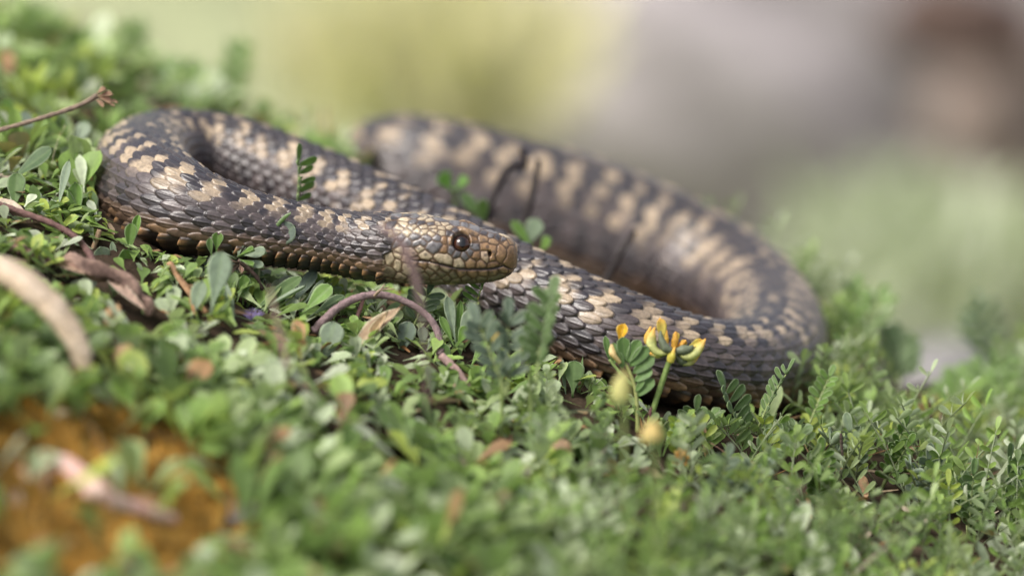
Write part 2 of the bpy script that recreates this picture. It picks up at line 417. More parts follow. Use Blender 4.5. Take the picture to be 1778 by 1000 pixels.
# --- head plates, from points read off the photograph (crop coordinates)
def A(x, y): return 640 + x / 6.585, 360 + y / 6.585
CRM, TAN, GRY, DRK, BRN, PNK, RST, OLV = (.40, .32, .215), (.26, .165, .09), (.125, .115, .115), (.05, .043, .045), (.20, .115, .055), (.38, .27, .20), (.235, .14, .072), (.165, .135, .085)  # OLV: greenish throat plates with the shadow under the jaw put into the colour
plates = [
 (RST, [(1650, 560), (1640, 480), (1600, 640), (1670, 620), (1650, 680)]), (TAN, [(1690, 460)]), (RST, [(1510, 480), (1495, 560)]),
 (RST, [(1415, 510), (1410, 590), (1330, 450), (1420, 460)]), (TAN, [(1430, 395)]), (TAN, [(1310, 360)]), (BRN, [(1195, 368)]), (TAN, [(1570, 405)]),
 (TAN, [(1070, 262), (1130, 285), (1200, 308)]), (GRY, [(1100, 225)]), (GRY, [(1230, 262), (1180, 245)]), (DRK, [(1320, 295)]), (GRY, [(1400, 320)]), (DRK, [(1480, 348)]),
 (GRY, [(1540, 370)]), (TAN, [(1620, 395)]), (GRY, [(1000, 205)]), (GRY, [(1210, 455)]), (GRY, [(1158, 518)]), (BRN, [(1230, 552)]), ((.33, .24, .16), [(1330, 545), (1350, 590)]),
 (GRY, [(1098, 552)]), (GRY, [(1012, 528)]), (GRY, [(946, 488)]), (BRN, [(862, 480)]), (BRN, [(932, 375)]), (BRN, [(868, 375)]), (DRK, [(930, 300)]), (DRK, [(985, 265)]),
 (GRY, [(705, 455), (745, 430), (800, 440)]), (GRY, [(560, 415), (620, 405)]), (CRM, [(590, 465)]), (GRY, [(670, 350)]), (GRY, [(530, 335)]), (GRY, [(785, 350)]),
 (CRM, [(440, 285)]), (CRM, [(560, 268), (630, 275)]), (CRM, [(720, 300)]), (CRM, [(745, 262)]), (CRM, [(835, 288)]), (CRM, [(920, 232)]), (CRM, [(500, 228)]), (CRM, [(620, 225)]),
 (CRM, [(740, 232)]), (CRM, [(830, 238)]), (GRY, [(365, 352)]), (GRY, [(430, 410)]), (GRY, [(310, 420)]), (CRM, [(350, 490)]), (PNK, [(500, 540), (440, 500)]), (GRY, [(265, 390)]),
 (GRY, [(205, 420)]), (CRM, [(330, 290)]), (CRM, [(265, 310)]), (GRY, [(500, 165)]), (DRK, [(600, 180)]), (CRM, [(690, 150)]), (CRM, [(610, 128)]), (GRY, [(720, 190)]), (CRM, [(790, 190)]),
 (GRY, [(520, 112)]), (CRM, [(430, 140)]), (CRM, [(400, 195)]), (CRM, [(345, 235)]), (GRY, [(810, 150)]), (CRM, [(870, 195)]),
 (RST, [(1415, 648)]), (TAN, [(1295, 655)]), (TAN, [(1170, 640)]), (CRM, [(1030, 620), (1040, 670)]), (CRM, [(840, 575), (900, 620), (880, 580)]), (CRM, [(640, 550)]), (PNK, [(520, 610)]), (PNK, [(420, 585)]), (CRM, [(330, 550)]),
 (TAN, [(1540, 715)]), (TAN, [(1430, 742)]), (TAN, [(1310, 752)]), (TAN, [(1190, 765)]), (TAN, [(1050, 750)]), (CRM, [(880, 705)]), (CRM, [(740, 678)]), (TAN, [(615, 660)]),
 (OLV, [(1430, 810), (1500, 780)]), (OLV, [(1280, 815)]), (OLV, [(1120, 815)]), (OLV, [(970, 780)]), (OLV, [(840, 755)]), (OLV, [(700, 735)]), (OLV, [(590, 715)]), (OLV, [(1180, 845)]),
 (OLV, [(1000, 840)]), (OLV, [(900, 810)]), (OLV, [(760, 800)]), (OLV, [(640, 780)]), (OLV, [(800, 845)]), (CRM, [(400, 680), (440, 730)]), (CRM, [(310, 620), (350, 670)]), (CRM, [(240, 560), (270, 600)]), (CRM, [(200, 480)])]
half = thw < 0                                   # the side the lens sees
hp = V0[:NH]
seeds, sid, scol = [], [], []
px, py, _ = project(hp.reshape(-1, 3)); px = px.reshape(NH, nr); py = py.reshape(NH, nr)
facing = (rad[:NH] @ (-FWD) > -.05) & half[None]
for k, (cl, pts) in enumerate(plates):
    for q in pts:
        X, Y = A(*q)
        d = np.where(facing, (px - X) ** 2 + (py - Y) ** 2, 1e9)
        ix = np.unravel_index(np.argmin(d), d.shape)
        seeds.append(hp[ix]); sid.append(k); scol.append(cl)
# fill the crown, chin and neck with small scales where no point was read
cand = hp[:, half].reshape(-1, 3); kk = len(plates)
r2 = np.random.default_rng(3)
for q in cand[r2.permutation(len(cand))[:9000]]:
    sd = np.array(seeds); dd = np.linalg.norm(sd - q, axis=1).min()
    X, Y, _ = project(q)
    lim = .20 if X > 690 else .22
    if dd > lim:
        top = q[2] > np.interp(X, hx[::-1], C[:NH, 2][::-1])
        cl = [GRY, DRK, CRM, GRY][r2.integers(4)] if top else [OLV, CRM][int(r2.random() < .3)]
        seeds.append(q); sid.append(kk); scol.append(cl); kk += 1
seeds = np.array(seeds); sid = np.array(sid); scol = np.array(scol)
# each vertex looks up the lens-side twin of its position, so the head is symmetric
mirror = np.array([int(np.argmin(np.abs(thw + abs(a)))) for a in thw])
hq = hp[:, mirror].reshape(-1, 3)
best = np.full(len(hq), 9e9); bid = np.full(len(hq), -1); second = np.full(len(hq), 9e9)
for s_, k in zip(seeds, sid):
    d = np.linalg.norm(hq - s_, axis=1)
    new = d < best
    other = bid != k
    second = np.where(new & other, best, np.where(~new & other, np.minimum(second, d), second))
    bid = np.where(new, k, bid); best = np.where(new, d, best)
colk = np.zeros((kk, 3))
for k, c in zip(sid, scol): colk[k] = c
g = ((second - best) / 2).reshape(NH, nr)          # distance to the seam, cm
bid = bid.reshape(NH, nr)
hc = colk[bid] * (.85 + .3 * hsh(bid * 1.0, bid * .37))[..., None]
mpx = px[:, mirror]; mpy = py[:, mirror]
plate = sstep(g, .004, .038)
Hh = .013 * plate + .006 * sstep(g, .02, .09)
# dark margins and mottling on the plates
mot = np.sin(mpx * .31 + bid) * np.sin(mpy * .37 + bid * 2.1)
hc = put(hc, np.array([.055, .042, .040]), np.clip(sstep(mot, .25, .9) * .6 * (hsh(bid * 1.0, 4.0) > .35), 0, 1))
hc = put(hc, np.array([.075, .042, .022]), (1 - sstep(g, .008, .028)) * .9)
# lower half of the labial plates is stained brown at the lip
mouth = np.array([A(*q) for q in [(1665, 700), (1610, 702), (1540, 668), (1480, 692), (1360, 711), (1240, 711), (1110, 713), (950, 688), (800, 648), (690, 622), (560, 612), (470, 600)]])
md = np.full((NH, nr), 1e9); below = np.zeros((NH, nr))
for a, b in zip(mouth[:-1], mouth[1:]):
    ab = b - a; t = np.clip(((mpx - a[0]) * ab[0] + (mpy - a[1]) * ab[1]) / (ab @ ab), 0, 1)
    dx = mpx - a[0] - t * ab[0]; dy = mpy - a[1] - t * ab[1]
    d = np.hypot(dx, dy); md = np.where(d < md, d, md); below = np.where(d <= md, dy, below)
front = (mpx > 712) * (np.abs(thw[None]) > .6)
hc = put(hc, np.array([.16, .075, .03]), np.clip(1 - md / 7.0, 0, 1) * .55 * front * (hsh(bid * 1.0, 2.0) > .3))
hc = put(hc, np.array([.055, .028, .016]), (1 - sstep(g, .012, .075)) * np.exp(-(md / 11.0) ** 2) * .85 * front * (mpx < 872))
hc = put(hc, np.array([.035, .018, .012]), (1 - sstep(md, .8, 2.0)) * front)
Hh -= .030 * np.exp(-(md / 1.6) ** 2) * front
# eye socket, brow, nostril
EYE = np.array(A(1058, 402))
de = np.hypot(mpx - EYE[0], (mpy - EYE[1]) * .97) + 400 * (np.abs(thw[None]) > 2.4)
Hh -= .10 * (1 - sstep(de, 12.0, 17.5))
Hh += .03 * np.exp(-((de - 18.5) / 2.6) ** 2) * (mpy < EYE[1] + 6)
hc = put(hc, np.array([.03, .02, .018]), 1 - sstep(de, 14.5, 17.0))
brow = np.exp(-((mpx - 812) / 18) ** 2 - ((mpy - (402.5 + (mpx - 812) * .36)) / 5) ** 2)
Hh += .07 * brow
NOS = np.array(A(1385, 530))
dn = np.hypot((mpx - NOS[0]) * 1.25, (mpy - NOS[1]) * .8)
Hh -= .10 * (1 - sstep(dn, 1.5, 6.0)) * (np.abs(thw[None]) > .5)
hc = put(hc, np.array([.012, .008, .006]), 1 - sstep(dn, 2.5, 5.0))
conc = np.exp(-((mpx - 838) / 9) ** 2 - ((mpy - 436) / 8) ** 2)
Hh -= .022 * conc
# --- join head and body relief
wb = np.zeros((nrow, nr)); X0 = np.full((nrow, nr), 0.0)
X0[:NH] = mpx + 22 * (hsh(bid * 1.0, 7.0) - .5) + np.clip(mpy - 430, 0, 60) * .15
wb = 1 - sstep(X0, 664, 684); wb[NH:] = 1
disp = amp * H * wb; colr = bc.copy()
disp[:NH] = np.maximum(disp[:NH], Hh * (1 - wb[:NH]))
disp[:NH] = np.where(wb[:NH] < 1, (amp * H * wb)[:NH] + Hh * (1 - wb[:NH]), disp[:NH])
sel = (wb[:NH] < .5)
colr[:NH] = np.where(sel[..., None], hc, bc[:NH])
disp[:8] *= np.linspace(0, 1, 8)[:, None]
V = V0 + rad * disp[..., None] + T[:, None] * (disp * .5 * wb)[..., None]
snv = V.reshape(-1, 3)
i = np.arange(nrow - 1)[:, None] * nr; j = np.arange(nr)[None]; jn = (j + 1) % nr
snf = np.stack([i + j, i + nr + j, i + nr + jn, i + jn], -1).reshape(-1, 4)
nvt = len(snv)
snv = np.vstack([snv, V[0].mean(0) + np.array([.01, 0, 0]), V[-1].mean(0)])
jj = np.arange(nr); jn1 = (jj + 1) % nr
cap = np.vstack([np.stack([np.full(nr, nvt), jj, jn1], -1), np.stack([np.full(nr, nvt + 1), (nrow - 1) * nr + jn1, (nrow - 1) * nr + jj], -1)])
snc = np.vstack([colr.reshape(-1, 3), colr[2].mean(0), colr[-1].mean(0)])
sn = thing('snake', C[NH + 700] * [1, 1, 0] + [0, 0, C[NH + 700][2] - 1.1], 'grey brown viper with cream zigzag blotches lying in a loop on low green plants', 'snake')
mesh_obj('body', snv, [snf, cap], M_SKIN, sn, col=snc)
# eyes
fe = np.where(facing, (px - EYE[0]) ** 2 + (py - EYE[1]) ** 2, 1e9); ix = np.unravel_index(np.argmin(fe), fe.shape)
def eye(ring):
    c = V0[ix[0], ring] - rad[ix[0], ring] * .17
    ax = unit(rad[ix[0], ring] + np.array([.10, 0, 0])); upv = unit(ZV - (ZV @ ax) * ax); sd = np.cross(ax, upv)
    a = np.linspace(0, np.pi, 29)[:, None]; b = np.linspace(0, 2 * np.pi, 48, endpoint=False)[None]
    r = .225
    vv = (np.cos(a) * np.ones_like(b))[..., None] * ax + (np.sin(a) * np.cos(b))[..., None] * sd + (np.sin(a) * np.sin(b))[..., None] * upv
    x = np.sin(a) * np.cos(b); y = np.sin(a) * np.sin(b)
    rr = np.hypot(x, y)
    cc = np.tile([.020, .009, .007], (29, 48, 1))
    cc = put(cc, np.array([.060, .020, .009]), np.exp(-((rr - .62) / .16) ** 2) * (y < .25) * .9)
    cc = put(cc, np.array([.004, .004, .005]), (1 - sstep(np.hypot(x / .32, y / .62), .8, 1.1)) * (np.cos(a) > 0))
    vv = c + r * vv
    k = np.arange(28)[:, None] * 48; q = np.arange(48)[None]; qn = (q + 1) % 48
    F = np.stack([k + q, k + qn, k + 48 + qn, k + 48 + q], -1).reshape(-1, 4)
    mesh_obj('eye', vv.reshape(-1, 3), F, M_EYE, sn, col=cc.reshape(-1, 3))
eye(ix[1]); eye(int(np.argmin(np.abs(thw - abs(thw[ix[1]])))))

# spine samples used to keep plants out of the body
KEEP = np.arange(0, nrow, 14); SPC = C[KEEP]; SPR = np.maximum(hgt, wid)[KEEP]
def clear_of_snake(Q, pad=.08):
    ok = np.ones(len(Q), bool)
    for a in range(0, len(Q), 20000):
        q = Q[a:a + 20000].reshape(-1, 3)
        d = np.full(len(q), 9.0)
        for c, r in zip(SPC, SPR): d = np.minimum(d, np.linalg.norm(q - c, axis=1) - r)
        ok[a:a + 20000] = (d.reshape(len(Q[a:a + 20000]), -1).min(1) > pad)
    return ok

# ------------------------------------------------------------------ leaves
def leaf_batch(base, dirv, nrm, L, Wd, curl, fold, shape, nu=5, nv=2, thick=0.0):
    """many leaves at once -> verts (N, (nu+1)*(nv*2+1), 3); shape 0 spoon leaf, 1 vetch leaflet, 2 lance leaf"""
    N = len(base)
    t = 1 - (1 - np.linspace(0, 1, nu + 1)) ** 1.45
    if shape == 0: prof = np.where(t < .70, .11 + .89 * sstep(t, .12, .74), np.sqrt(np.clip(1 - ((t - .70) / .30) ** 2, 0, 1)))
    elif shape == 1: prof = np.interp(t, [0, .15, .4, .65, .85, .96, 1], [.08, .5, .85, 1.0, .88, .5, .12])
    else: prof = np.interp(t, [0, .15, .4, .7, 1], [.3, .7, 1.0, .7, .0])
    c = np.linspace(-1, 1, 2 * nv + 1)
    D = unit(dirv); Nn_ = unit(nrm - np.sum(nrm * D, 1, keepdims=True) * D); S_ = np.cross(D, Nn_)
    tt = t[None, :, None]; cc = c[None, None, :]
    along = L[:, None, None] * (tt + np.where(np.abs(cc) < .5, 0.0, -.03) * (tt > .9)) * np.ones_like(cc)
    if shape == 1: along = along - L[:, None, None] * .07 * (np.abs(cc) < .1) * (tt > .98)
    across = Wd[:, None, None] * .5 * prof[None, :, None] * cc
    up = -curl[:, None, None] * L[:, None, None] * tt ** 2 + fold[:, None, None] * np.abs(across)
    fa = np.cos(np.minimum(fold, 1.3))[:, None, None]
    V = base[:, None, None] + along[..., None] * D[:, None, None] + (across * fa)[..., None] * S_[:, None, None] + up[..., None] * Nn_[:, None, None]
    return V.reshape(N, -1, 3), Nn_
def leaf_faces(nu, nv):
    m = 2 * nv + 1
    a = np.arange(nu)[:, None] * m + np.arange(2 * nv)[None]
    return np.stack([a, a + 1, a + m + 1, a + m], -1).reshape(-1, 4)
def leaf_solid(base, tip, width, nrm, curl=.15, fold=.25, shape=0, thick=.035, nu=11, nv=4):
    """one close-up leaf with real thickness"""
    base = np.asarray(base, float); tip = np.asarray(tip, float)
    L = np.linalg.norm(tip - base)
    nrm = unit(np.asarray(nrm, float))
    V, Nl = leaf_batch(base[None], (tip - base)[None], nrm[None], np.array([L]), np.array([width]), np.array([curl]), np.array([fold]), shape, nu, nv)
    V = V[0]; V = V + (tip - V[nu * (2 * nv + 1) + nv]) * (np.repeat(np.linspace(0, 1, nu + 1), 2 * nv + 1) ** 1.5)[:, None]
    m = 2 * nv + 1
    c = np.abs(np.linspace(-1, 1, m)); t = np.linspace(0, 1, nu + 1)
    body = ((1 - c ** 4)[None] * (1 - np.clip((t - .9) / .1, 0, 1) ** 2)[:, None]).ravel()
    g = np.zeros_like(body); B = V - Nl[0] * thick * (.15 + body)[:, None]
    Fq = leaf_faces(nu, nv); n = len(V)
    Fb = Fq[:, ::-1] + n
    e = []
    top = nu * m
    for k in range(nu): e += [(k * m, (k + 1) * m, n + (k + 1) * m, n + k * m), ((k + 1) * m + m - 1, k * m + m - 1, n + k * m + m - 1, n + (k + 1) * m + m - 1)]
    for k in range(m - 1): e += [(top + k, top + k + 1, n + top + k + 1, n + top + k), (k + 1, k, n + k, n + k + 1)]
    rim = np.maximum(sstep(np.tile(c, nu + 1), .86, 1.0), sstep(np.repeat(t, m), .93, 1.0))
    mid = np.exp(-(np.tile(c, nu + 1) / .10) ** 2)
    return np.vstack([V, B]), [np.vstack([Fq, Fb, np.array(e)])], np.r_[rim, rim * .8], np.r_[mid, mid]
def leaf_cols(base_col, rim, mid, paleunder=0.0):
    c = np.tile(np.array(base_col, float), (len(rim), 1))
    c = c * (1 - .55 * rim[:, None]) + np.array([.36, .42, .27]) * .55 * rim[:, None]
    c = c * (1 - .22 * mid[:, None]) + np.array([.25, .34, .14]) * .22 * mid[:, None]
    return c

GREENS = 1.42 * np.array([(.105, .165, .036), (.135, .195, .048), (.070, .112, .028), (.165, .21, .09), (.21, .25, .15), (.275, .305, .215), (.20, .245, .045)])
def pick_green(n, g, w): return GREENS[g.choice(len(GREENS), n, p=np.array(w) / sum(w))] * g.uniform(.8, 1.2, (n, 1))

# ------------------------------------------------------------------ carpet of low plants (nobody could count it)
ylim_x = [-400, 150, 158, 175, 200, 260, 330, 400, 460, 560, 700, 800, 840, 870, 900, 1000, 1060, 1100, 1150, 1250, 1340, 1400, 1436, 1446, 2200]
ylim_y = [-400, -400, 300, 360, 400, 428, 444, 453, 463, 477, 490, 494, 510, 560, 585, 635, 660, 690, 715, 705, 715, 690, 560, -400, -400]
SHOWN = [  # things the plants in front leave open: photo polyline, half width in pixels, depth
 ([(545, 575), (590, 532), (662, 512), (736, 543), (766, 602), (762, 616)], 17, -.9), ([(-40, 345), (45, 372), (128, 410), (164, 462)], 15, -1.8), ([(84, 448), (165, 468), (240, 512), (262, 545)], 30, -3.3),
 ([(-60, 455), (45, 485), (90, 528), (140, 600)], 30, -8.6), ([(294, 456), (358, 544)], 15, -2.2), ([(400, 440), (452, 452), (452, 530)], 36, -1), ([(395, 400), (440, 400)], 30, -1), ([(455, 430), (510, 385)], 24, -.6),
 ([(226, 380), (220, 470)], 26, -.9), ([(424, 545), (575, 500)], 26, -1.2), ([(540, 480), (600, 512)], 26, -1), ([(-60, 242), (60, 209), (190, 168)], 14, 2), ([(1131, 722), (1166, 612)], 14, -1.5), ([(1085, 560), (1165, 600), (1230, 600)], 34, -1.5),
 ([(1105, 720), (1100, 650), (1085, 580)], 36, -1.6), ([(80, 815), (140, 842), (250, 886), (300, 900)], 26, -9), ([(766, 618), (806, 664), (826, 690)], 16, -2.4), ([(170, 400), (160, 440)], 12, -.6), ([(20, 866), (52, 826)], 26, -9),
 ([(0, 322), (92, 258)], 22, 1), ([(26, 366), (30, 300)], 20, .3), ([(257, 515), (262, 440)], 16, -.6), ([(424, 525), (424, 478)], 18, -.9), ([(560, 640), (582, 560)], 24, -2), ([(694, 628), (712, 560)], 24, -.9), ([(998, 690), (998, 630)], 24, -.8),
 ([(1320, 735), (1366, 645)], 22, -.1), ([(1290, 765), (1258, 680)], 30, -.6), ([(818, 560), (836, 500)], 18, 0), ([(716, 572), (742, 512)], 26, 0), ([(102, 722), (104, 724)], 20, -6), ([(420, 892), (422, 893)], 50, -10), ([(1080, 640), (1080, 710)], 22, -9), ([(40, 700), (110, 730)], 60, -14), ([(1183, 785), (1184, 805)], 22, -3.2), ([(1460, 752), (1462, 780)], 12, -.7)]
def open_view(Q):
    """True where a plant point stays out of the line of sight to the snake and to the things picked out above"""
    x, y, w_ = project(Q)
    ok = (y > np.interp(x, ylim_x, ylim_y)) | (w_ > 1.6)
    tall = np.asarray(Q)[..., 2] - ground(np.asarray(Q)[..., 0], np.asarray(Q)[..., 1])
    ok &= (tall < np.interp(w_, [-9, -4, 0], [1.3, .95, .8])) | (w_ > 1.6) | (w_ < -9) | (x > 900)
    ok &= ~((w_ > 4) & (x > 1550) & (x < 1712) & (y < 672))
    ok &= ~((w_ > 1.0) & (w_ < 6.0) & (x > 250) & (x < 900) & (y < np.interp(x, ylim_x, ylim_y)))
    ok &= ~((w_ > 3.2) & (w_ < 14) & (x > 600) & (x < 1300) & (y < np.interp(x, [600, 800, 1000, 1150, 1280], [420, 455, 500, 540, 590])))
    ok &= ~((w_ < -7) & (np.hypot((x - 130) / 290, (y - 850) / 170) < 1) & (np.sin(x * .043 + y * .031) + .7 * np.sin(x * .9 + y * .7) < .15))
    for pl, r, W in SHOWN:
        for (ax, ay), (bx, by) in zip(pl[:-1], pl[1:]):
            L2 = (bx - ax) ** 2 + (by - ay) ** 2
            t = np.clip(((x - ax) * (bx - ax) + (y - ay) * (by - ay)) / L2, 0, 1)
            ok &= ~((np.hypot(x - ax - t * (bx - ax), y - ay - t * (by - ay)) < r * np.where(tall < .4, .45, 1)) & (w_ < W))
    return ok
def scatter(n, g, dens):
    x = g.uniform(-23, 23, n); y = g.uniform(-44, 34, n)
    k = (y < crest_y(x) + 1.0) & ((y < 7) | (g.random(n) < .5)) & (g.random(n) < dens(x, y))
    return x[k], y[k]
def clump(x, y, s=2.6, o=0.0):
    return .5 + .5 * np.sin(x * s * .37 + 3 * np.sin(y * .31 + o) + o) * np.cos(y * s * .29 + 2 * np.sin(x * .23 + o * 2))
def lichen_zone(x, y):
    xp, yp, _ = project(np.stack([x, y, ground(x, y)], -1))
    return sstep(1 - np.hypot((xp - 130) / 340, (yp - 880) / 220), -.1, .5)
def vetch_share(x): return .12 + .62 / (1 + np.exp(-(x - .5) / 1.6))

def spoon_carpet(seed=11, low=False):
    g = np.random.default_rng(seed)
    x, y = scatter(22000 if low else 10500, g, lambda x, y: (1 - vetch_share(x) * 1.0) * (.45 + .55 * clump(x, y)) * (1 - .72 * lichen_zone(x, y)))
    base = np.stack([x, y, ground(x, y) + .03], -1)
    if low:
        qx, qy, qw = project(base); k = (qx > -60) & (qx < 1150) & (qw > -3.2) & (qw < 3.4); x, y, base = x[k], y[k], base[k]
    n = len(x); K = 6 if low else 8
    az0 = g.uniform(0, 6.28, n)
    B, Dv, Nv, L, Wd, cu, fo, cl = [], [], [], [], [], [], [], []
    tone = pick_green(n, g, (3, 3, 2.5, 2.5, 2.5, 1.6, 1.5))
    size = g.uniform(.75, 1.35, n) * np.where(x > 1, .78, 1)
    qx, qy, qw = project(base); room = qy - np.interp(qx, ylim_x, ylim_y)
    size = np.where(qw < 1.6, size * np.clip(room / 95, .35, 1), size) * np.where(qw < -5, 1.2, 1) * np.where((qx < 900) & (qw > -6) & (qw < 1.6), .8, 1)
    if low: size = g.uniform(.38, .75, n)
    for k in range(K):
        az = az0 + k * 2.4 + g.normal(0, .25, n); el = np.radians(g.uniform(8, 55, n) if low else g.uniform(18, 74, n))
        d = np.stack([np.cos(az) * np.cos(el), np.sin(az) * np.cos(el), np.sin(el)], -1)
        nn = np.stack([-np.cos(az) * np.sin(el), -np.sin(az) * np.sin(el), np.cos(el)], -1) + g.normal(0, .25, (n, 3))
        B.append(base + np.stack([np.cos(az), np.sin(az), 0 * az], -1) * .06 + [0, 0, 1] * g.uniform(0, .35, (n, 1)))
        Dv.append(d); Nv.append(nn); L.append(size * g.uniform(.65, 1.15, n)); Wd.append(size * g.uniform(.30, .50, n))
        cu.append(g.uniform(-.05, .3, n)); fo.append(g.uniform(.05, .45, n)); cl.append(tone * g.uniform(.85, 1.15, (n, 1)))
    cat = lambda a: np.concatenate(a)
    V, _ = leaf_batch(cat(B), cat(Dv), cat(Nv), cat(L), cat(Wd), cat(cu), cat(fo), 0, 6, 1)
    cl = cat(cl)
    br_ = g.random(len(cl)) < .035; cl[br_] = np.array([.26, .15, .07]) * g.uniform(.7, 1.3, (br_.sum(), 1))
    ok = clear_of_snake(V[:, [1, 7, 10, 13, 16, 19]]) & open_view(V[:, 19]) & open_view(V[:, 10])
    V, cl = V[ok], cl[ok]
    F = leaf_faces(6, 1)[None] + (np.arange(len(V)) * V.shape[1])[:, None, None]
    col = np.repeat(cl, V.shape[1], 0)
    e = np.tile(np.array([1.22, .95, 1.22] * 7), len(V))[:, None]
    o = mesh_obj('low_leaf_ground_cover' if low else 'spoon_leaf_ground_cover', V.reshape(-1, 3), F.reshape(-1, 4), M_LEAF, col=np.clip(col * e, 0, 1)); tag(o, kind='stuff')
spoon_carpet()
spoon_carpet(12, True)

def pinnate(start, d0, side, up, Ltot, npairs, lf, lw, g, foldup=.5, bend=.25):
    """leaflets of N sprigs at once: start (N,3) etc. -> base, dir, normal, L, W per leaflet and the rachis points"""
    B, Dv, Nv, L, Wd = [], [], [], [], []
    n = len(start)
    def at(t): return start + d0 * (Ltot * t)[:, None] - up * (bend * Ltot * t ** 2)[:, None]
    for k in range(npairs):
        t = np.full(n, .28 + .68 * k / max(npairs - 1, 1)); p = at(t)
        for sg in (-1, 1):
            d = unit(d0 * .55 + side * sg * .85 + up * foldup + g.normal(0, .10, (n, 3)))
            B.append(p); Dv.append(d); Nv.append(unit(up - side * sg * foldup * .8 - d0 * .2)); sc = (1 - .35 * abs(k / npairs - .45)) * g.uniform(.85, 1.1, n)
            L.append(lf * sc); Wd.append(lw * sc)
    t = np.ones(n); B.append(at(t)); Dv.append(unit(d0 - up * bend)); Nv.append(up); L.append(lf * .95); Wd.append(lw)
    rach = np.stack([at(np.full(n, q)) for q in np.linspace(0, 1, 6)], 1)
    return [np.concatenate(a) for a in (B, Dv, Nv, L, Wd)] + [rach]
def thin_stems(R, r):
    """3-sided stems for N polylines R (N,k,3)"""
    n, k, _ = R.shape
    T_ = unit(np.gradient(R, axis=1)); s = unit(np.cross(T_, ZV + 1e-3)); q = np.cross(s, T_)
    a = np.array([0, 2.1, 4.2])
    V = R[:, :, None] + r * (np.cos(a)[None, None, :, None] * s[:, :, None] + np.sin(a)[None, None, :, None] * q[:, :, None])
    b = np.arange(k - 1)[:, None] * 3 + np.arange(3)[None]; bn = np.arange(k - 1)[:, None] * 3 + (np.arange(3)[None] + 1) % 3
    F = np.stack([b, bn, bn + 3, b + 3], -1).reshape(-1, 4)
    return V.reshape(-1, 3), (F[None] + (np.arange(n) * k * 3)[:, None, None]).reshape(-1, 4)

def vetch_carpet():
    g = np.random.default_rng(23)
    x, y = scatter(15000, g, lambda x, y: vetch_share(x) * (.45 + .55 * clump(x, y, 3.1, 1.7)) * (1 - .85 * lichen_zone(x, y)))
    n = len(x); start = np.stack([x, y, ground(x, y) + .05], -1)
    az = g.uniform(0, 6.28, n); el = np.radians(np.where(x > 0, g.uniform(42, 84, n), g.uniform(25, 80, n)))
    d0 = np.stack([np.cos(az) * np.cos(el), np.sin(az) * np.cos(el), np.sin(el)], -1)
    up = np.stack([-np.cos(az) * np.sin(el), -np.sin(az) * np.sin(el), np.cos(el)], -1); side = np.cross(d0, up)
    Lt = g.uniform(1.2, 2.4, n); npairs = 5
    qx, qy, qw = project(start); room = qy - np.interp(qx, ylim_x, ylim_y); Lt = np.where(qw < 1.6, Lt * np.clip(room / 130, .35, 1), Lt)
    B, Dv, Nv, L, Wd, rach = pinnate(start, d0, side, up, Lt, npairs, g.uniform(.34, .52, n), g.uniform(.13, .20, n), g, .85)
    N = len(B)
    V, _ = leaf_batch(B, Dv, Nv, L, Wd, g.uniform(-.05, .2, N), g.uniform(.1, .6, N), 1, 4, 1)
    tone = pick_green(n, g, (3, 3, 2, 3, 2, 1, 1.5)); cl = np.tile(tone, (N // n, 1)) * g.uniform(.85, 1.15, (N, 1))
    okr = clear_of_snake(rach[:, 1:], .05) & open_view(rach[:, 5]) & open_view(rach[:, 3])
    ok = clear_of_snake(V[:, [1, 7, 10, 13]], .04) & open_view(V[:, 13]) & np.tile(okr, N // n)
    V, cl = V[ok], cl[ok]
    F = (leaf_faces(4, 1)[None] + (np.arange(len(V)) * V.shape[1])[:, None, None]).reshape(-1, 4)
    V = V.reshape(-1, 3); e = np.tile(np.array([1.15, .93, 1.15] * 5), len(cl))[:, None]
    col = np.clip(np.repeat(cl, 15, 0) * e, 0, 1)
    SV, SF = thin_stems(rach[okr], .022)
    o = mesh_obj('vetch_ground_cover', np.vstack([V, SV]), [F, SF + len(V)], M_LEAF, col=np.vstack([col, np.tile([.20, .24, .09], (len(SV), 1))])); tag(o, kind='stuff')
vetch_carpet()

def litter():
    g = np.random.default_rng(31)
    n = 3600
    x, y = g.uniform(-22, 22, n), g.uniform(-42, 26, n)
    base = np.stack([x, y, ground(x, y) + g.uniform(.05, .55, n)], -1)
    az = g.uniform(0, 6.28, n); straw = g.random(n) < .22
    d = np.stack([np.cos(az), np.sin(az), g.normal(.05, .25, n) + straw * g.uniform(0, 1.6, n)], -1)
    V, _ = leaf_batch(base, d, ZV + g.normal(0, .5, (n, 3)), np.where(straw, g.uniform(.9, 2.0, n), g.uniform(.3, 1.2, n)), np.where(straw, g.uniform(.03, .07, n), g.uniform(.06, .32, n)), g.uniform(-.2, .4, n), g.uniform(0, .6, n), 2, 4, 1)
    cl = np.array([(.26, .16, .09), (.34, .25, .16), (.16, .09, .06), (.42, .34, .26), (.24, .12, .05)])[g.integers(0, 5, n)] * g.uniform(.7, 1.2, (n, 1))
    ok = clear_of_snake(V[:, [1, 7, 10, 13]]) & open_view(V[:, 13]) & open_view(V[:, 1])
    V, cl = V[ok], cl[ok]
    F = (leaf_faces(4, 1)[None] + (np.arange(len(V)) * 15)[:, None, None]).reshape(-1, 4)
    o = mesh_obj('dry_leaf_litter', V.reshape(-1, 3), F, M_DRY, col=np.repeat(cl, 15, 0)); tag(o, kind='stuff')
litter()

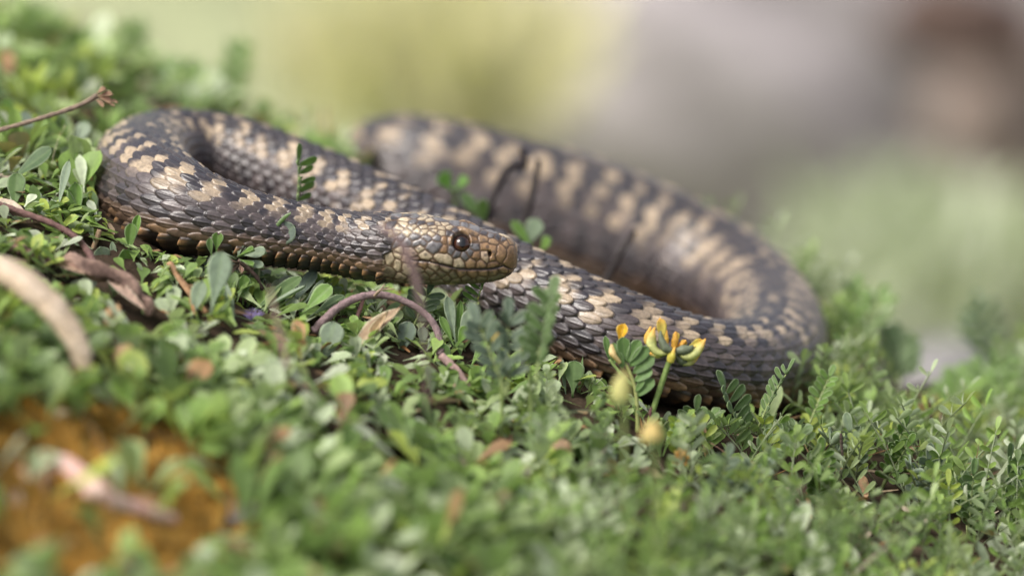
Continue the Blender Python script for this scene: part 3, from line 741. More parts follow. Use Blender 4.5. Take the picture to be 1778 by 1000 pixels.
def moss():
    g = np.random.default_rng(41)
    n = 60000
    x, y = g.uniform(-17, 2, n), g.uniform(-34, -4, n)
    k = lichen_zone(x, y) > g.random(n) * .8; x, y = x[k], y[k]; n = len(x)
    z = ground(x, y); h = g.uniform(.15, .4, n) * (.4 + .9 * clump(x, y, 9, 2)); r = g.uniform(.05, .11, n)
    a = g.uniform(0, 6.28, n)
    ps = [np.stack([x + r * np.cos(a + q), y + r * np.sin(a + q), z], -1) for q in (0, 2.1, 4.2)]
    tip = np.stack([x + g.normal(0, .06, n), y + g.normal(0, .06, n), z + h], -1)
    V = np.stack(ps + [tip], 1)
    F = (np.array([(0, 1, 3), (1, 2, 3), (2, 0, 3)])[None] + (np.arange(n) * 4)[:, None, None]).reshape(-1, 3)
    c = np.array([(.46, .235, .04), (.38, .21, .04), (.26, .18, .05), (.50, .29, .07)])[g.integers(0, 4, n)] * (.55 + .6 * clump(x, y, 7, 5))[:, None]
    o = mesh_obj('orange_moss', V.reshape(-1, 3), F, M_MOSS, col=np.repeat(c, 4, 0), smooth=False); tag(o, kind='stuff')
moss()
# ------------------------------------------------------------------ single plants, twigs and flowers
def on_ground(px, py):
    Ws = np.linspace(-60, 30, 1801)
    p = np.array([P(px, py, w) for w in Ws])
    below = np.nonzero(p[:, 2] < ground(p[:, 0], p[:, 1]))[0]
    return p[below[0]] if len(below) else p[-1]
def drop(p):
    return np.array([p[0], p[1], float(ground(p[0], p[1]))])
CAMN = unit(-FWD * .75 + UP * .65)
g0 = np.random.default_rng(77)
C_BR, C_GR, C_DK, C_PALE, C_BLUE, C_YEL = (.12, .22, .035), (.10, .17, .05), (.055, .10, .035), (.22, .28, .19), (.14, .185, .14), (.30, .31, .05)
def add_leaf(t, b, tip, wpx, col, nrm=None, curl=.12, fold=.25, shape=0, name='leaf', thick=.04, mat=None):
    """leaf of thing t between two (px, py, W) points; wpx = width in photo pixels"""
    b3 = P(*b) if len(b) == 3 and isinstance(b, tuple) else b
    t3 = P(*tip) if isinstance(tip, tuple) else tip
    nrm = CAMN + g0.normal(0, .15, 3) if nrm is None else nrm
    V, F, rim, mid = leaf_solid(b3, t3, wpx / PXCM, nrm, curl, fold, shape, thick)
    c = leaf_cols(np.array(col) * g0.uniform(.88, 1.12), rim, mid)
    return mesh_obj(name, V, F, mat or M_LEAF, t, col=c)
def add_tube(t, name, pts, wpx, col, mat, sides=8, n=24, jitter=.0, flat=1.0, col2=None, seed=0, ridge=0., tagkw=None, label=None):
    pts = [P(*p) if isinstance(p, tuple) else p for p in pts]
    V, F = tube(pts, [w / 2 / PXCM for w in wpx], n, sides, jitter, flat, seed, ridge)
    if col2 is not None:
        s = np.r_[np.repeat(np.linspace(0, 1, n), sides), 0, 1][:, None]; c = np.array(col) * (1 - s) + np.array(col2) * s
    else: c = col
    return mesh_obj(name, V, F, mat, t, col=c, label=label)
def plant(name, label, base, cat='plant', group=None):
    return thing(name, drop(P(*base)) if isinstance(base, tuple) else base, label, cat, group)

# rosette with round leaves, in focus under the neck
t = plant('leaf_rosette', 'rosette of round grey green leaves on a curved brown stem against the neck', (452, 514, 0))
add_tube(t, 'stem', [(452, 530, -.1), (453, 500, -.2), (446, 482, -.3), (430, 466, -.4), (414, 452, -.5)], [9, 8, 7, 7, 7], (.13, .085, .07), M_BARK, jitter=.10)
for b, e, w, c, k in [((414, 446, -.5), (419, 392, -.35), 41, C_PALE, (.0, .1)), ((375, 440, -.6), (379, 402, -.6), 24, C_BR, (.05, .5)), ((368, 450, -.7), (364, 412, -.8), 15, C_GR, (.05, .6)),
                      ((408, 444, -.4), (390, 409, -.2), 15, C_PALE, (.1, .3)), ((411, 446, -.6), (441, 432, -1.1), 19, C_BR, (.25, .5)), ((417, 444, -.4), (462, 437, -.9), 25, C_PALE, (.22, .3)),
                      ((417, 452, -.5), (458, 463, -1.0), 19, C_PALE, (.2, .35)), ((416, 450, -.6), (440, 461, -1.1), 16, C_BR, (.25, .5)), ((411, 448, -.5), (386, 440, -.9), 15, C_PALE, (.2, .3)),
                      ((414, 446, -.4), (430, 418, -.4), 13, C_PALE, (0, .3))]:
    add_leaf(t, b, e, w, c, curl=k[0], fold=k[1])
for b, e in [((414, 455, -.6), (388, 452, -1.0)), ((412, 458, -.6), (393, 466, -.9)), ((414, 459, -.6), (398, 478, -.8)), ((416, 458, -.5), (420, 474, -.8))]:
    add_leaf(t, b, e, 12, (.20, .11, .085), fold=.7, curl=.3, name='dried_leaf', mat=M_DRY)
t = plant('broad_leaf_plant', 'large bluish grey leaf and a narrow edge-on leaf overlapping the neck scales', (446, 500, .1))
add_tube(t, 'stem', [(446, 512, .1), (450, 470, .0), (450, 436, -.2)], [5, 5, 4], (.16, .18, .09), M_STEM)
add_leaf(t, (450, 438, -.2), (513, 391, -.5), 41, C_BLUE, nrm=-FWD + UP * .25, curl=.05, fold=.08)
add_leaf(t, (449, 424, -.3), (505, 368, -.5), 9, C_GR, nrm=UP + RIGHT * .6, curl=-.05, fold=.5)
t = plant('spoon_leaf_plant', 'fan of five long-stalked glossy green spoon leaves beside the arched twig', (424, 550, -1))
for b, e, w, c, f_ in [((428, 548, -1), (526, 478, -.3), 27, C_GR, .2), ((436, 548, -1), (532, 494, -.6), 13, C_PALE, .5), ((500, 540, -.5), (549, 466, .4), 25, C_BLUE, .15), ((520, 548, -.9), (577, 494, -.7), 35, C_BR, .25),
                       ((536, 550, -.7), (600, 512, -.3), 24, C_DK, .2), ((522, 534, -.4), (563, 484, .2), 12, C_PALE, .4)]:
    add_leaf(t, b, e, w, c, fold=f_, curl=.1)
t = plant('spoon_leaf_plant', 'single upright bright green leaf in front of a dull one below the rosette stem', (423, 530, -.6))
add_leaf(t, (422, 530, -.8), (424, 476, -.8), 25, C_BR, fold=.3, nrm=-FWD + UP * .3 + RIGHT * .4); add_leaf(t, (448, 528, .1), (445, 464, .2), 27, C_DK, fold=.1); add_leaf(t, (424, 540, -.6), (446, 506, -.3), 18, C_GR, fold=.5)
t = plant('spoon_leaf_plant', 'upright pair of folded bright green leaves under the left bend of the snake', (218, 470, -.3))
for b, e, w, c, f_ in [((226, 440, -.3), (241, 371, -.2), 21, C_BR, .7), ((222, 444, -.6), (229, 386, -.6), 25, C_BR, .4), ((224, 480, -.6), (215, 432, -.8), 33, C_BR, .3), ((206, 476, -.5), (194, 418, -.5), 14, C_PALE, .6), ((230, 486, -.4), (238, 436, -.2), 16, C_GR, .4)]:
    add_leaf(t, b, e, w, c, fold=f_, curl=.03)
t = plant('spoon_leaf_plant', 'two small round matt grey leaves left of the folded leaf pair', (180, 480, -.3))
add_leaf(t, (184, 470, -.6), (174, 428, -.8), 30, C_PALE, fold=.1); add_leaf(t, (188, 462, .2), (180, 402, .3), 30, C_PALE, fold=.15); add_leaf(t, (196, 464, 0), (212, 412, .2), 17, C_PALE, fold=.4)
t = plant('spoon_leaf_plant', 'narrow folded upright leaf standing alone beneath the snake\'s left bend', (257, 520, -.4))
add_leaf(t, (256, 522, -.5), (260, 437, -.5), 21, C_GR, fold=.9, curl=.02); add_leaf(t, (262, 520, -.3), (268, 446, -.2), 16, C_PALE, fold=.5)
t = plant('spoon_leaf_plant', 'big oval dark green leaf with pale rim near the left picture edge', (22, 330, 1.5))
add_leaf(t, (10, 318, 1.6), (92, 256, 1.4), 38, C_DK, fold=.12, curl=.05); add_leaf(t, (24, 372, .4), (30, 298, .6), 35, C_GR, fold=.2); add_leaf(t, (98, 372, .2), (120, 276, .5), 18, C_PALE, fold=.3)
t = plant('spoon_leaf_plant', 'tall green leaves between the reddish twig and the snake\'s left bend', (130, 400, .6))
for b, e, w, c, f_ in [((133, 400, .4), (130, 315, .6), 32, C_BR, .2), ((104, 398, .6), (96, 340, .7), 27, C_GR, .3), ((150, 400, .8), (160, 330, 1.0), 26, C_GR, .2), ((148, 420, .2), (156, 372, .3), 24, C_PALE, .15), ((72, 378, .8), (60, 330, 1.), 22, C_PALE, .3)]:
    add_leaf(t, b, e, w, c, fold=f_)
t = plant('spoon_leaf_plant', 'blurred pale leaf blades rising behind the reddish twig', (80, 290, 5))
add_leaf(t, (84, 280, 5), (112, 196, 5), 34, C_PALE, fold=.1); add_leaf(t, (60, 270, 5), (40, 190, 5.5), 30, C_BLUE, fold=.1); add_leaf(t, (20, 220, 6), (8, 168, 6), 26, C_BR, fold=.1); add_leaf(t, (130, 262, 5), (150, 210, 5.2), 30, C_PALE, fold=.1)
t = plant('spoon_leaf_plant', 'large downy pale leaf and arching blade in front of the rosette', (380, 570, -3.2))
add_leaf(t, (366, 545, -3.4), (387, 434, -3.0), 44, C_PALE, fold=.15, curl=.05, nrm=-FWD + RIGHT * .3 + UP * .3); add_leaf(t, (412, 580, -2.6), (388, 486, -2.2), 19, C_PALE, fold=.5, curl=.3)
add_leaf(t, (392, 560, -2.4), (388, 502, -2.2), 20, C_YEL, fold=.3); add_leaf(t, (330, 560, -3), (352, 486, -3), 30, C_PALE, fold=.2)
t = plant('grass_leaf', 'short broad green blade leaning left of the brown straw', (262, 545, -1.4), 'grass blade')
add_leaf(t, (262, 540, -1.4), (306, 470, -1.2), 26, (.10, .20, .03), fold=.35, shape=2, name='blade')
t = plant('spoon_leaf_plant', 'rounded grey leaves in front of the arched twig\'s foot', (600, 640, -1.6))
for b, e, w, c, f_ in [((560, 640, -1.8), (582, 556, -1.6), 44, C_PALE, .1), ((620, 640, -1.2), (598, 566, -1.0), 34, C_GR, .2), ((690, 628, -.6), (712, 556, -.6), 37, C_BLUE, .15), ((692, 620, -.5), (694, 552, -.4), 10, C_GR, .8), ((640, 650, -2), (636, 604, -2), 40, C_BR, .15), ((736, 610, -.4), (733, 566, -.3), 20, C_PALE, .3), ((740, 610, -.6), (756, 586, -.6), 17, C_PALE, .3)]:
    add_leaf(t, b, e, w, c, fold=f_)
t = plant('spoon_leaf_plant', 'single round leaf with pale veins in front of the middle scales', (1000, 700, -.5))
add_leaf(t, (994, 690, -.6), (998, 624, -.5), 37, C_GR, fold=.1, nrm=-FWD + UP * .2); add_leaf(t, (984, 700, -.5), (975, 620, -.4), 11, C_PALE, fold=.5); add_leaf(t, (1004, 690, -.3), (1012, 616, .0), 11, C_GR, fold=.5, shape=2)
t = plant('spoon_leaf_plant', 'small bright green rosette with white leaf tips right of the arched twig', (790, 620, -.5))
for b, e, w, c, f_ in [((792, 600, -.5), (776, 512, -.4), 22, C_PALE, .4), ((794, 600, -.5), (818, 536, -.6), 22, C_PALE, .3), ((792, 604, -.6), (812, 566, -.9), 24, C_BR, .3), ((790, 604, -.6), (764, 548, -.5), 18, C_BR, .4), ((794, 600, -.4), (800, 520, -.2), 16, C_BR, .6), ((815, 640, -.8), (845, 590, -.8), 22, C_BR, .3), ((820, 660, -1), (838, 640, -1.2), 22, C_GR, .3), ((780, 640, -.8), (770, 596, -.9), 20, C_GR, .3)]:
    add_leaf(t, b, e, w, c, fold=f_)

# pinnate leaves of the vetch
def sprig(label, base, tip, pairs=5, lf=36, lw=19, col=C_GR, up=None, foldup=.4, bend=.12, group=None, t=None, name='vetch_sprig', stemcol=(.22, .27, .10), cat='plant', bushy=1, spread=.0):
    b3 = on_ground(*base) if len(base) == 2 else P(*base)
    Wb = project(b3)[2]
    gb = drop(b3)
    if t is None: t = thing(name, gb, label, cat, group)
    for q in range(bushy):
        tp = P(tip[0] + g0.normal(0, 34) * (q > 0), tip[1] + abs(g0.normal(0, 22)) * (q > 0), tip[2] if len(tip) == 3 else Wb - .2 + g0.normal(0, .5) * (q > 0))
        d = tp - b3; Lt = np.linalg.norm(d); d0 = d / Lt
        u_ = unit(CAMN + g0.normal(0, .25, 3)) if up is None else unit(np.asarray(up, float))
        u_ = unit(u_ - (u_ @ d0) * d0); side = np.cross(d0, u_)
        d1 = unit(d + u_ * bend * Lt); L1 = np.array([Lt])
        B, Dv, Nv, L, Wd, R_ = pinnate(b3[None], d1[None], side[None], u_[None], L1, pairs, np.array([lf / PXCM]), np.array([lw / PXCM]), g0, foldup, bend)
        V, F = tube(R_[0], [.035, .03, .025, .015], 14, 6)
        mesh_obj('stem', V, F, M_STEM, t, col=stemcol)
        for k in range(len(B)):
            V, F, rim, mid = leaf_solid(B[k], B[k] + unit(Dv[k]) * L[k], Wd[k], Nv[k], g0.uniform(-.05, .15), g0.uniform(.15, .55), 1, .025, 7, 2)
            mesh_obj('leaflet', V, F, M_LEAF, t, col=leaf_cols(np.array(col) * g0.uniform(.85, 1.2), rim, mid))
    return t
sprig('feathery green vetch sprig sticking up between neck and middle of the snake', (514, 372, 2.4), (518, 283, 2.2), 5, 36, 17, C_BR, up=-FWD * .5 + RIGHT * .6 + UP * .2, foldup=.6)
sprig('dark folded vetch leaf fanning out behind the arched twig under the chin', (716, 572, .2), (742, 512, .2), 4, 40, 17, (.075, .125, .06), foldup=.3)
sprig('upright vetch sprig with yellow-dotted stem just below the snout', (818, 560, .3), (836, 500, .1), 5, 34, 11, C_BR, foldup=1.3, stemcol=(.32, .30, .08))
sprig('toothed vetch leaf leaning right against the lower edge of the right bend', (1318, 740, .2), (1368, 645, .0), 7, 27, 14, C_GR, up=(-RIGHT * .8 - FWD * .35 + UP * .2), foldup=.35)
sprig('pale green fan of vetch leaflets left of the toothed vetch leaf', (1290, 770), (1258, 680), 5, 42, 22, C_GR, foldup=.5)
sprig('soft feathery vetch sprig standing right of the snake\'s right bend', (1400, 750, 1.6), (1440, 655, 1.8), 7, 26, 13, C_BR, foldup=.5)
sprig('low vetch sprig spreading to the right below the toothed leaf', (1300, 800), (1378, 758), 5, 40, 22, C_GR, foldup=.4)
sprig('vetch sprig with blunt grey leaflets behind the small dead spike', (1500, 850), (1478, 752), 5, 40, 21, C_PALE, foldup=.6, bushy=2)
sprig('vetch sprig with forked tip of bright folded leaflets right of the dead spike', (1530, 850), (1566, 748), 6, 34, 15, C_BR, foldup=.7, bushy=2)
for lab, b, tp, c, bs in [('sharp dense vetch tuft near the lower right corner', (1680, 930), (1690, 826), C_GR, 3), ('vetch tuft reaching to the right edge above the corner', (1745, 900), (1752, 800), C_GR, 3),
                          ('leafy vetch tuft midway along the lower right slope', (1600, 890), (1612, 800), C_BLUE, 3), ('fine-leaved vetch tuft left of the lower right slope\'s dark gap', (1420, 870), (1425, 790), C_BR, 3),
                          ('greyish vetch tuft under the tuft of orange seeds', (1240, 880), (1262, 800), C_BLUE, 3), ('softly blurred vetch tuft right below the yellow flower', (1200, 790), (1210, 716), C_GR, 2)]:
    sprig(lab, b, tp, 5, 34, 17, c, foldup=.6, bushy=bs)
for lab, b, tp, c, bs in [('blurred vetch sprigs crossing the middle scales left of the flower', (930, 665, -4.5), (958, 522, -4.2), C_GR, 2), ('blurred vetch sprig just right of the arched twig\'s lower end', (880, 690, -4.5), (882, 560, -4.2), C_BLUE, 2)]:
    sprig(lab, b, tp, 5, 46, 22, c, foldup=.8, bushy=bs)
for lab, b, tp, c, bs in [('out-of-focus leafy shoot on the crest above the left bend', (395, 250, 19), (415, 95, 21), C_BR, 3), ('tall blurred shoot at the upper left edge of the turf', (200, 190, 19), (225, 55, 22), C_BR, 3), ('blurred shoot in the top left corner', (50, 120, 22), (40, 20, 24), C_BR, 3),
                          ('blurred shoot between the corner and the tall shoot', (120, 150, 20), (115, 60, 22), C_GR, 3), ('blurred green shoots on the crest above the neck', (300, 215, 17), (285, 120, 19), C_BR, 3),
                          ('blurred shoot close behind the snake\'s right bend', (1470, 640, 11), (1486, 512, 12), C_BR, 2), ('blurred shoots on the crest right of the right bend', (1560, 680, 11), (1556, 590, 12), C_GR, 3),
                          ('dim blurred shoot leaning left before the pale stone', (1760, 690, 16), (1706, 540, 17), C_DK, 2), ('bright blurred shoot at the right edge of the turf', (1740, 740, 10), (1752, 640, 11), C_BR, 3), ('small blurred shoot in front of the pale stone', (1650, 740, 10), (1665, 660, 11), C_BR, 2)]:
    sprig(lab, b, tp, 5, 48, 22, c, foldup=.5, bushy=bs)
# blurred leaves between the loops
t = plant('young_plant', 'vivid green heart-shaped blurred leaf pair between the loops above the head', (790, 345, 8.4))
add_tube(t, 'stem', [drop(P(790, 360, 8.4)), (790, 345, 8.4), (786, 328, 8.3)], [5, 5, 4], (.12, .2, .04), M_STEM)
add_leaf(t, (786, 334, 8.3), (764, 300, 8.2), 36, (.09, .22, .015), fold=.1, curl=0); add_leaf(t, (788, 332, 8.3), (812, 308, 8.2), 28, (.09, .22, .015), fold=.2, curl=0)
t = plant('young_plant', 'dull green blurred leaf pair right of the vivid leaf pair', (836, 385, 7.5))
add_leaf(t, (846, 392, 7.6), (800, 334, 7.4), 30, C_GR, fold=.2); add_leaf(t, (842, 392, 7.6), (836, 344, 7.4), 26, C_BR, fold=.2)
t = plant('young_plant', 'blurred pale and green leaves between the loops above the snout', (925, 430, 6.4))
add_leaf(t, (915, 434, 6.4), (934, 378, 6.2), 36, C_PALE, fold=.1); add_leaf(t, (930, 440, 6.2), (888, 382, 6.2), 28, C_BR, fold=.2); add_leaf(t, (935, 440, 6.2), (955, 412, 6.0), 26, C_BR, fold=.2)
t = plant('grass_leaf', 'broad yellow-green blurred blade behind the snake\'s right bend', (1425, 600, 12.5), 'grass blade')
add_leaf(t, (1424, 590, 12.5), (1340, 444, 12.8), 40, (.30, .38, .05), fold=.1, curl=.25, shape=2, name='blade')

# ---- yellow vetch flower
YEL, ORA, KEE, CAL = (.66, .54, .13), (.72, .41, .08), (.50, .52, .20), (.105, .125, .075)
t = plant('vetch_flower', 'yellow vetch flower head with orange-tipped petals on a ribbed green stem', (1128, 735, -1.3), 'flower')
FW = -1.3
add_tube(t, 'stem', [(1126, 760, FW), (1131, 722, FW), (1146, 673, FW), (1161, 629, FW), (1166, 612, FW)], [11, 10, 9.5, 10, 9], (.19, .27, .07), M_STEM, sides=15, n=40, jitter=.03, ridge=.10)
add_tube(t, 'bract', [(1131, 728, FW - .1), (1129, 716, FW - .12), (1132, 706, FW - .1)], [5, 6, 2], (.12, .05, .05), M_DRY)
def floret(keel, kw, banner=None, calyx=None, dz=0.0, kcol=KEE):
    kp = [P(a, b, FW + dz) for a, b in keel]
    V, F = tube(kp, [w / 2 / PXCM for w in kw], 20, 12, .0, .72)
    s = np.r_[np.repeat(np.linspace(0, 1, 20), 12), 0, 1][:, None]
    w = sstep(s, .55, .98)
    f_ = mesh_obj('floret', V, F, M_PETAL, t, col=np.array(kcol) * (1 - w) + np.array(ORA) * w)
    if banner:
        (b, e, w) = banner
        V, F, rim, mid = leaf_solid(P(*b, FW + dz + .08), P(*e, FW + dz + .02), w / PXCM, -FWD + UP * .2 + RIGHT * .3, -.10, .35, 0, .03, 9, 3)
        m9 = 7; s = np.tile(np.repeat(np.linspace(0, 1, 10), m9), 2)[:, None]; w = sstep(s, .5, 1)
        mesh_obj('banner_petal', V, F, M_PETAL, f_, col=np.array(YEL) * (1 - w) + np.array(ORA) * w)
    if calyx:
        pts, cw = calyx
        V, F = tube([P(a, b, FW + dz - .04) for a, b in pts], [w / 2 / PXCM for w in cw], 14, 12, .02, .9, 1, .05)
        mesh_obj('calyx', V, F, M_STEM, f_, col=CAL)
floret([(1160, 612), (1143, 612), (1132, 600), (1132, 582), (1137, 568)], [10, 17, 20, 15, 3], ((1152, 606), (1146, 551), 20), ([(1166, 609), (1156, 604), (1148, 588), (1147, 574)], [12, 18, 12, 2]), -.1)
floret([(1180, 612), (1192, 619), (1207, 614), (1218, 600), (1225, 588)], [10, 20, 21, 14, 3], ((1188, 606), (1221, 590), 14), ([(1174, 610), (1186, 608), (1196, 606), (1204, 600)], [12, 21, 16, 3]), -.05)
floret([(1176, 618), (1188, 629), (1202, 627), (1216, 613)], [9, 17, 15, 4], None, ([(1174, 614), (1184, 626), (1197, 631)], [12, 18, 5]), .1)
floret([(1164, 629), (1166, 618), (1172, 602)], [12, 17, 2], None, None, -.18, (.52, .46, .08))
floret([(1170, 606), (1172, 592), (1173, 576)], [10, 13, 3], ((1171, 606), (1174, 575), 14), None, .12, (.66, .38, .06))
floret([(1177, 606), (1184, 597), (1191, 591)], [8, 12, 4], ((1178, 606), (1191, 590), 13), None, .2, (.66, .36, .06))
floret([(1156, 616), (1140, 618), (1128, 613)], [9, 12, 6], None, ([(1160, 614), (1146, 616)], [9, 11]), .15)
floret([(1140, 606), (1126, 596), (1125, 582), (1130, 567)], [10, 14, 13, 3], None, ([(1142, 609), (1128, 606), (1122, 598)], [12, 15, 6]), .3, (.62, .40, .08))
floret([(1158, 600), (1157, 588), (1157, 573)], [6, 9, 3], None, None, .3, (.64, .42, .08))
# vetch leaf with two petals left of the flower
t = plant('vetch_sprig', 'rounded dark green vetch leaf with two yellow petals left of the flower head', (1107, 740, -1.4))
add_tube(t, 'stem', [(1107, 750, -1.4), (1107, 722, -1.4), (1104, 680, -1.4), (1096, 652, -1.4), (1084, 627, -1.4)], [8, 8, 7, 6, 5], (.24, .26, .09), M_STEM, n=30)
add_tube(t, 'side_stem', [(1100, 670, -1.2), (1076, 646, -1.1), (1058, 624, -1.1)], [6, 6, 5], (.20, .27, .09), M_STEM)
VG = (.10, .185, .045)
for b, e, w in [((1085, 628), (1081, 587), 27), ((1089, 630), (1110, 592), 24), ((1093, 636), (1124, 604), 25), ((1099, 648), (1134, 621), 25), ((1102, 662), (1131, 642), 22), ((1104, 680), (1117, 660), 13), ((1107, 688), (1134, 659), 21), ((1082, 640), (1072, 612), 16)]:
    add_leaf(t, (*b, -1.45), (*e, -1.5), w, VG, fold=.25, curl=.04, shape=1, name='leaflet', thick=.03, nrm=-FWD + UP * .25 + g0.normal(0, .15, 3))
for b, e, w in [((1058, 624), (1051, 585), 13), ((1062, 626), (1066, 596), 16), ((1066, 632), (1074, 606), 14)]:
    add_leaf(t, (*b, -1.1), (*e, -1.1), w, VG, fold=.4, curl=.04, shape=1, name='leaflet', thick=.03)
add_leaf(t, (1074, 600, -1.2), (1085, 561, -1.25), 25, (.72, .42, .03), fold=.5, curl=-.1, name='petal', mat=M_PETAL, nrm=-FWD - RIGHT * .3)
V, F = tube([P(1062, 598, -1.5), P(1064, 614, -1.55), P(1077, 630, -1.5)], [.03, .10, .06], 16, 10, 0, .7); mesh_obj('petal', V, F, M_PETAL, t, col=(.66, .50, .24))
def bud(label, x, y, W, hpx, wpx, c1=(.62, .52, .08), c2=(.66, .36, .05)):
    t = plant('flower_bud', label, (x, y + 60, W), 'flower bud', None)
    add_tube(t, 'stem', [drop(P(x + 6, y + 110, W)), (x + 4, y + 50, W), (x, y + hpx * .45, W)], [6, 6, 6], (.22, .28, .09), M_STEM)
    add_tube(t, 'petals', [(x, y + hpx * .5, W), (x - 2, y + hpx * .2, W), (x, y - hpx * .2, W), (x + 5, y - hpx * .5, W)], [wpx * .5, wpx, wpx * .8, 5], c1, M_PETAL, flat=.8, col2=c2)
    add_tube(t, 'calyx', [(x, y + hpx * .52, W - .05), (x, y + hpx * .35, W - .05)], [wpx * .5, wpx * .75], (.18, .22, .08), M_STEM)
bud('large blurred yellow bud below the two petals left of the flower', 1080, 676, -9, 62, 34, (.50, .50, .20), (.56, .50, .20))
bud('small blurred cream bud below the large yellow bud', 1133, 752, -10, 40, 36, (.66, .54, .24), (.66, .48, .18))
bud('tiny blurred yellow bud in the shoots under the snout', 866, 584, -4, 34, 20)
bud('tiny blurred cream bud among the shoots left of the flower', 916, 606, -4.2, 36, 22, (.6, .52, .26), (.6, .45, .2))

# ---- twigs, straws, litter that can be told apart
def twig(name, label, cat, pts, wpx, col, mat=M_BARK, **kw):
    b = P(*pts[0]); t = thing(name, b, label, cat); add_tube(t, 'stem', pts, wpx, col, mat, **kw); return t
t = twig('arched_twig', 'smooth purplish brown twig arching above the leaves under the head', 'twig', [(545, 575, -.9), (563, 556, -.9), (590, 532, -.8), (625, 516, -.7), (662, 512, -.6), (700, 522, -.6), (736, 543, -.6), (756, 568, -.7), (766, 602, -.8), (762, 616, -.9)],
         [17, 16, 15, 14, 14, 13, 12, 12, 13, 12], (.20, .14, .14), n=70, jitter=.05, sides=10)
add_tube(t, 'side_twig', [(614, 562, -.6), (624, 540, -.6), (630, 520, -.7)], [7, 8, 7], (.28, .15, .14), M_BARK)
for e in [(668, 494, -.9), (676, 498, -.8), (684, 502, -.9)]: add_tube(t, 'bud_scale', [(650, 514, -.8), (660, 504, -.9), e], [5, 4, 2], (.30, .22, .15), M_DRY)
twig('fallen_twig', 'pinkish grey twig slanting down to the right below the arched twig', 'twig', [(766, 618, -1.6), (790, 640, -1.8), (806, 664, -2), (826, 690, -2.2), (850, 712, -2.4)], [14, 15, 15, 13, 12], (.28, .19, .17), jitter=.06)
twig('reddish_twig', 'reddish brown twig running down from the left edge toward the bark', 'twig', [(-40, 345, -.8), (5, 358, -.9), (45, 372, -1), (90, 388, -1.2), (128, 410, -1.4), (152, 436, -1.6), (164, 462, -1.8)], [13, 12, 13, 11, 11, 12, 13], (.135, .075, .066), jitter=.06, n=50)
t = twig('withered_weed', 'dry brown stem with a withered flower head at the upper left', 'twig', [(-60, 242, 2), (0, 226, 2), (60, 209, 2), (120, 190, 2.2), (150, 177, 2.3), (168, 166, 2.3)], [9, 9, 8, 9, 8, 10], (.22, .16, .12), jitter=.07, n=50)
for b, e, w in [((166, 168), (196, 164), 16), ((168, 166), (192, 180), 20), ((166, 164), (184, 154), 14), ((172, 170), (205, 178), 7), ((170, 172), (200, 184), 6), ((164, 170), (180, 186), 10)]:
    add_leaf(t, (*b, 2.3), (*e, 2.2), w, (.32, .18, .12), fold=.7, curl=.25, name='withered_petal', mat=M_DRY)
twig('straw_stub', 'short broken tan straw standing beside the reddish twig', 'straw', [(156, 446, -.5), (164, 424, -.5), (173, 400, -.5)], [9, 9, 10], (.34, .23, .14), M_DRY, ridge=.06, sides=10)
twig('straw', 'slanting tan straw lying between the folded leaf and the downy leaf', 'straw', [(294, 456, -1.8), (322, 498, -2), (358, 544, -2.2)], [14, 15, 15], (.38, .22, .12), M_DRY, flat=.5)
twig('grass_stalk', 'thin blurred brown stalk rising across the cheek of the snake', 'stalk', [(742, 720, -9), (738, 600, -9), (726, 500, -9), (708, 445, -9), (690, 415, -9), (664, 396, -9)], [3, 4, 11, 15, 12, 14], (.20, .135, .13), M_DRY)
twig('grass_stalk', 'thin blurred brown stalk among the leaves left of the arched twig', 'stalk', [(500, 640, -9), (482, 560, -9), (468, 500, -9)], [9, 8, 5], (.32, .24, .18), M_DRY)
for lab, pts in [('bent dark dry stalk in front of the far loop', [(838, 400, 7.6), (857, 340, 7.8), (880, 296, 8), (898, 288, 8.1), (911, 286, 8.2), (906, 258, 8.2)]), ('straight dark dry stalk right of the bent stalk', [(902, 420, 7.6), (912, 378, 7.7), (924, 338, 7.8), (936, 278, 8)]),
                 ('faint dark dry stalk leaning right in the gap of the loops', [(1040, 510, 8), (1068, 455, 8.2), (1102, 400, 8.4)])]:
    twig('dry_stalk', lab, 'stalk', pts, [13, 15, 14, 11], (.028, .021, .020), M_DRY, n=40)
t = thing('bark_piece', P(170, 480, -3), 'rough dark brown piece of bark lying below the reddish twig', 'bark')
def slab(pts, wpx, flat, n, sides, amp, seed, col, colb, name, t, mat=M_BARK):
    pts = [P(*p) for p in pts]
    V, F = tube(pts, [w / 2 / PXCM for w in wpx], n, sides, 0, flat)
    g = np.random.default_rng(seed)
    k = V * 2.3
    nz = np.sin(k[:, 0] * 3.1 + 2 * np.sin(k[:, 2] * 2.2)) + np.sin(k[:, 1] * 4.3 + k[:, 0] * 1.3) + .6 * np.sin(k[:, 2] * 9 + k[:, 0] * 6)
    V = V + amp * nz[:, None] * unit(V - catmull(pts, n)[np.r_[np.repeat(np.arange(n), sides), 0, n - 1]]) + g.normal(0, amp * .25, V.shape)
    w = sstep(nz, -1, 1.4)[:, None]
    return mesh_obj(name, V, F, mat, t, col=np.array(col) * (1 - w) + np.array(colb) * w)
slab([(84, 448, -2.6), (120, 456, -2.8), (165, 466, -3), (210, 486, -3.1), (240, 512, -3.2), (262, 545, -3.3)], [16, 40, 52, 46, 30, 12], .5, 60, 22, .05, 5, (.075, .045, .035), (.26, .17, .13), 'bark', t)
add_leaf(t, (90, 452, -2.8), (150, 476, -3.4), 26, (.20, .12, .09), fold=.5, name='bark_flake', mat=M_BARK, shape=2); add_leaf(t, (180, 476, -3), (256, 540, -3.8), 22, (.30, .20, .16), fold=.5, name='bark_flake', mat=M_BARK, shape=2)
t = thing('bark_piece', P(20, 430, -2), 'flat dark brown bark scrap at the left picture edge', 'bark')
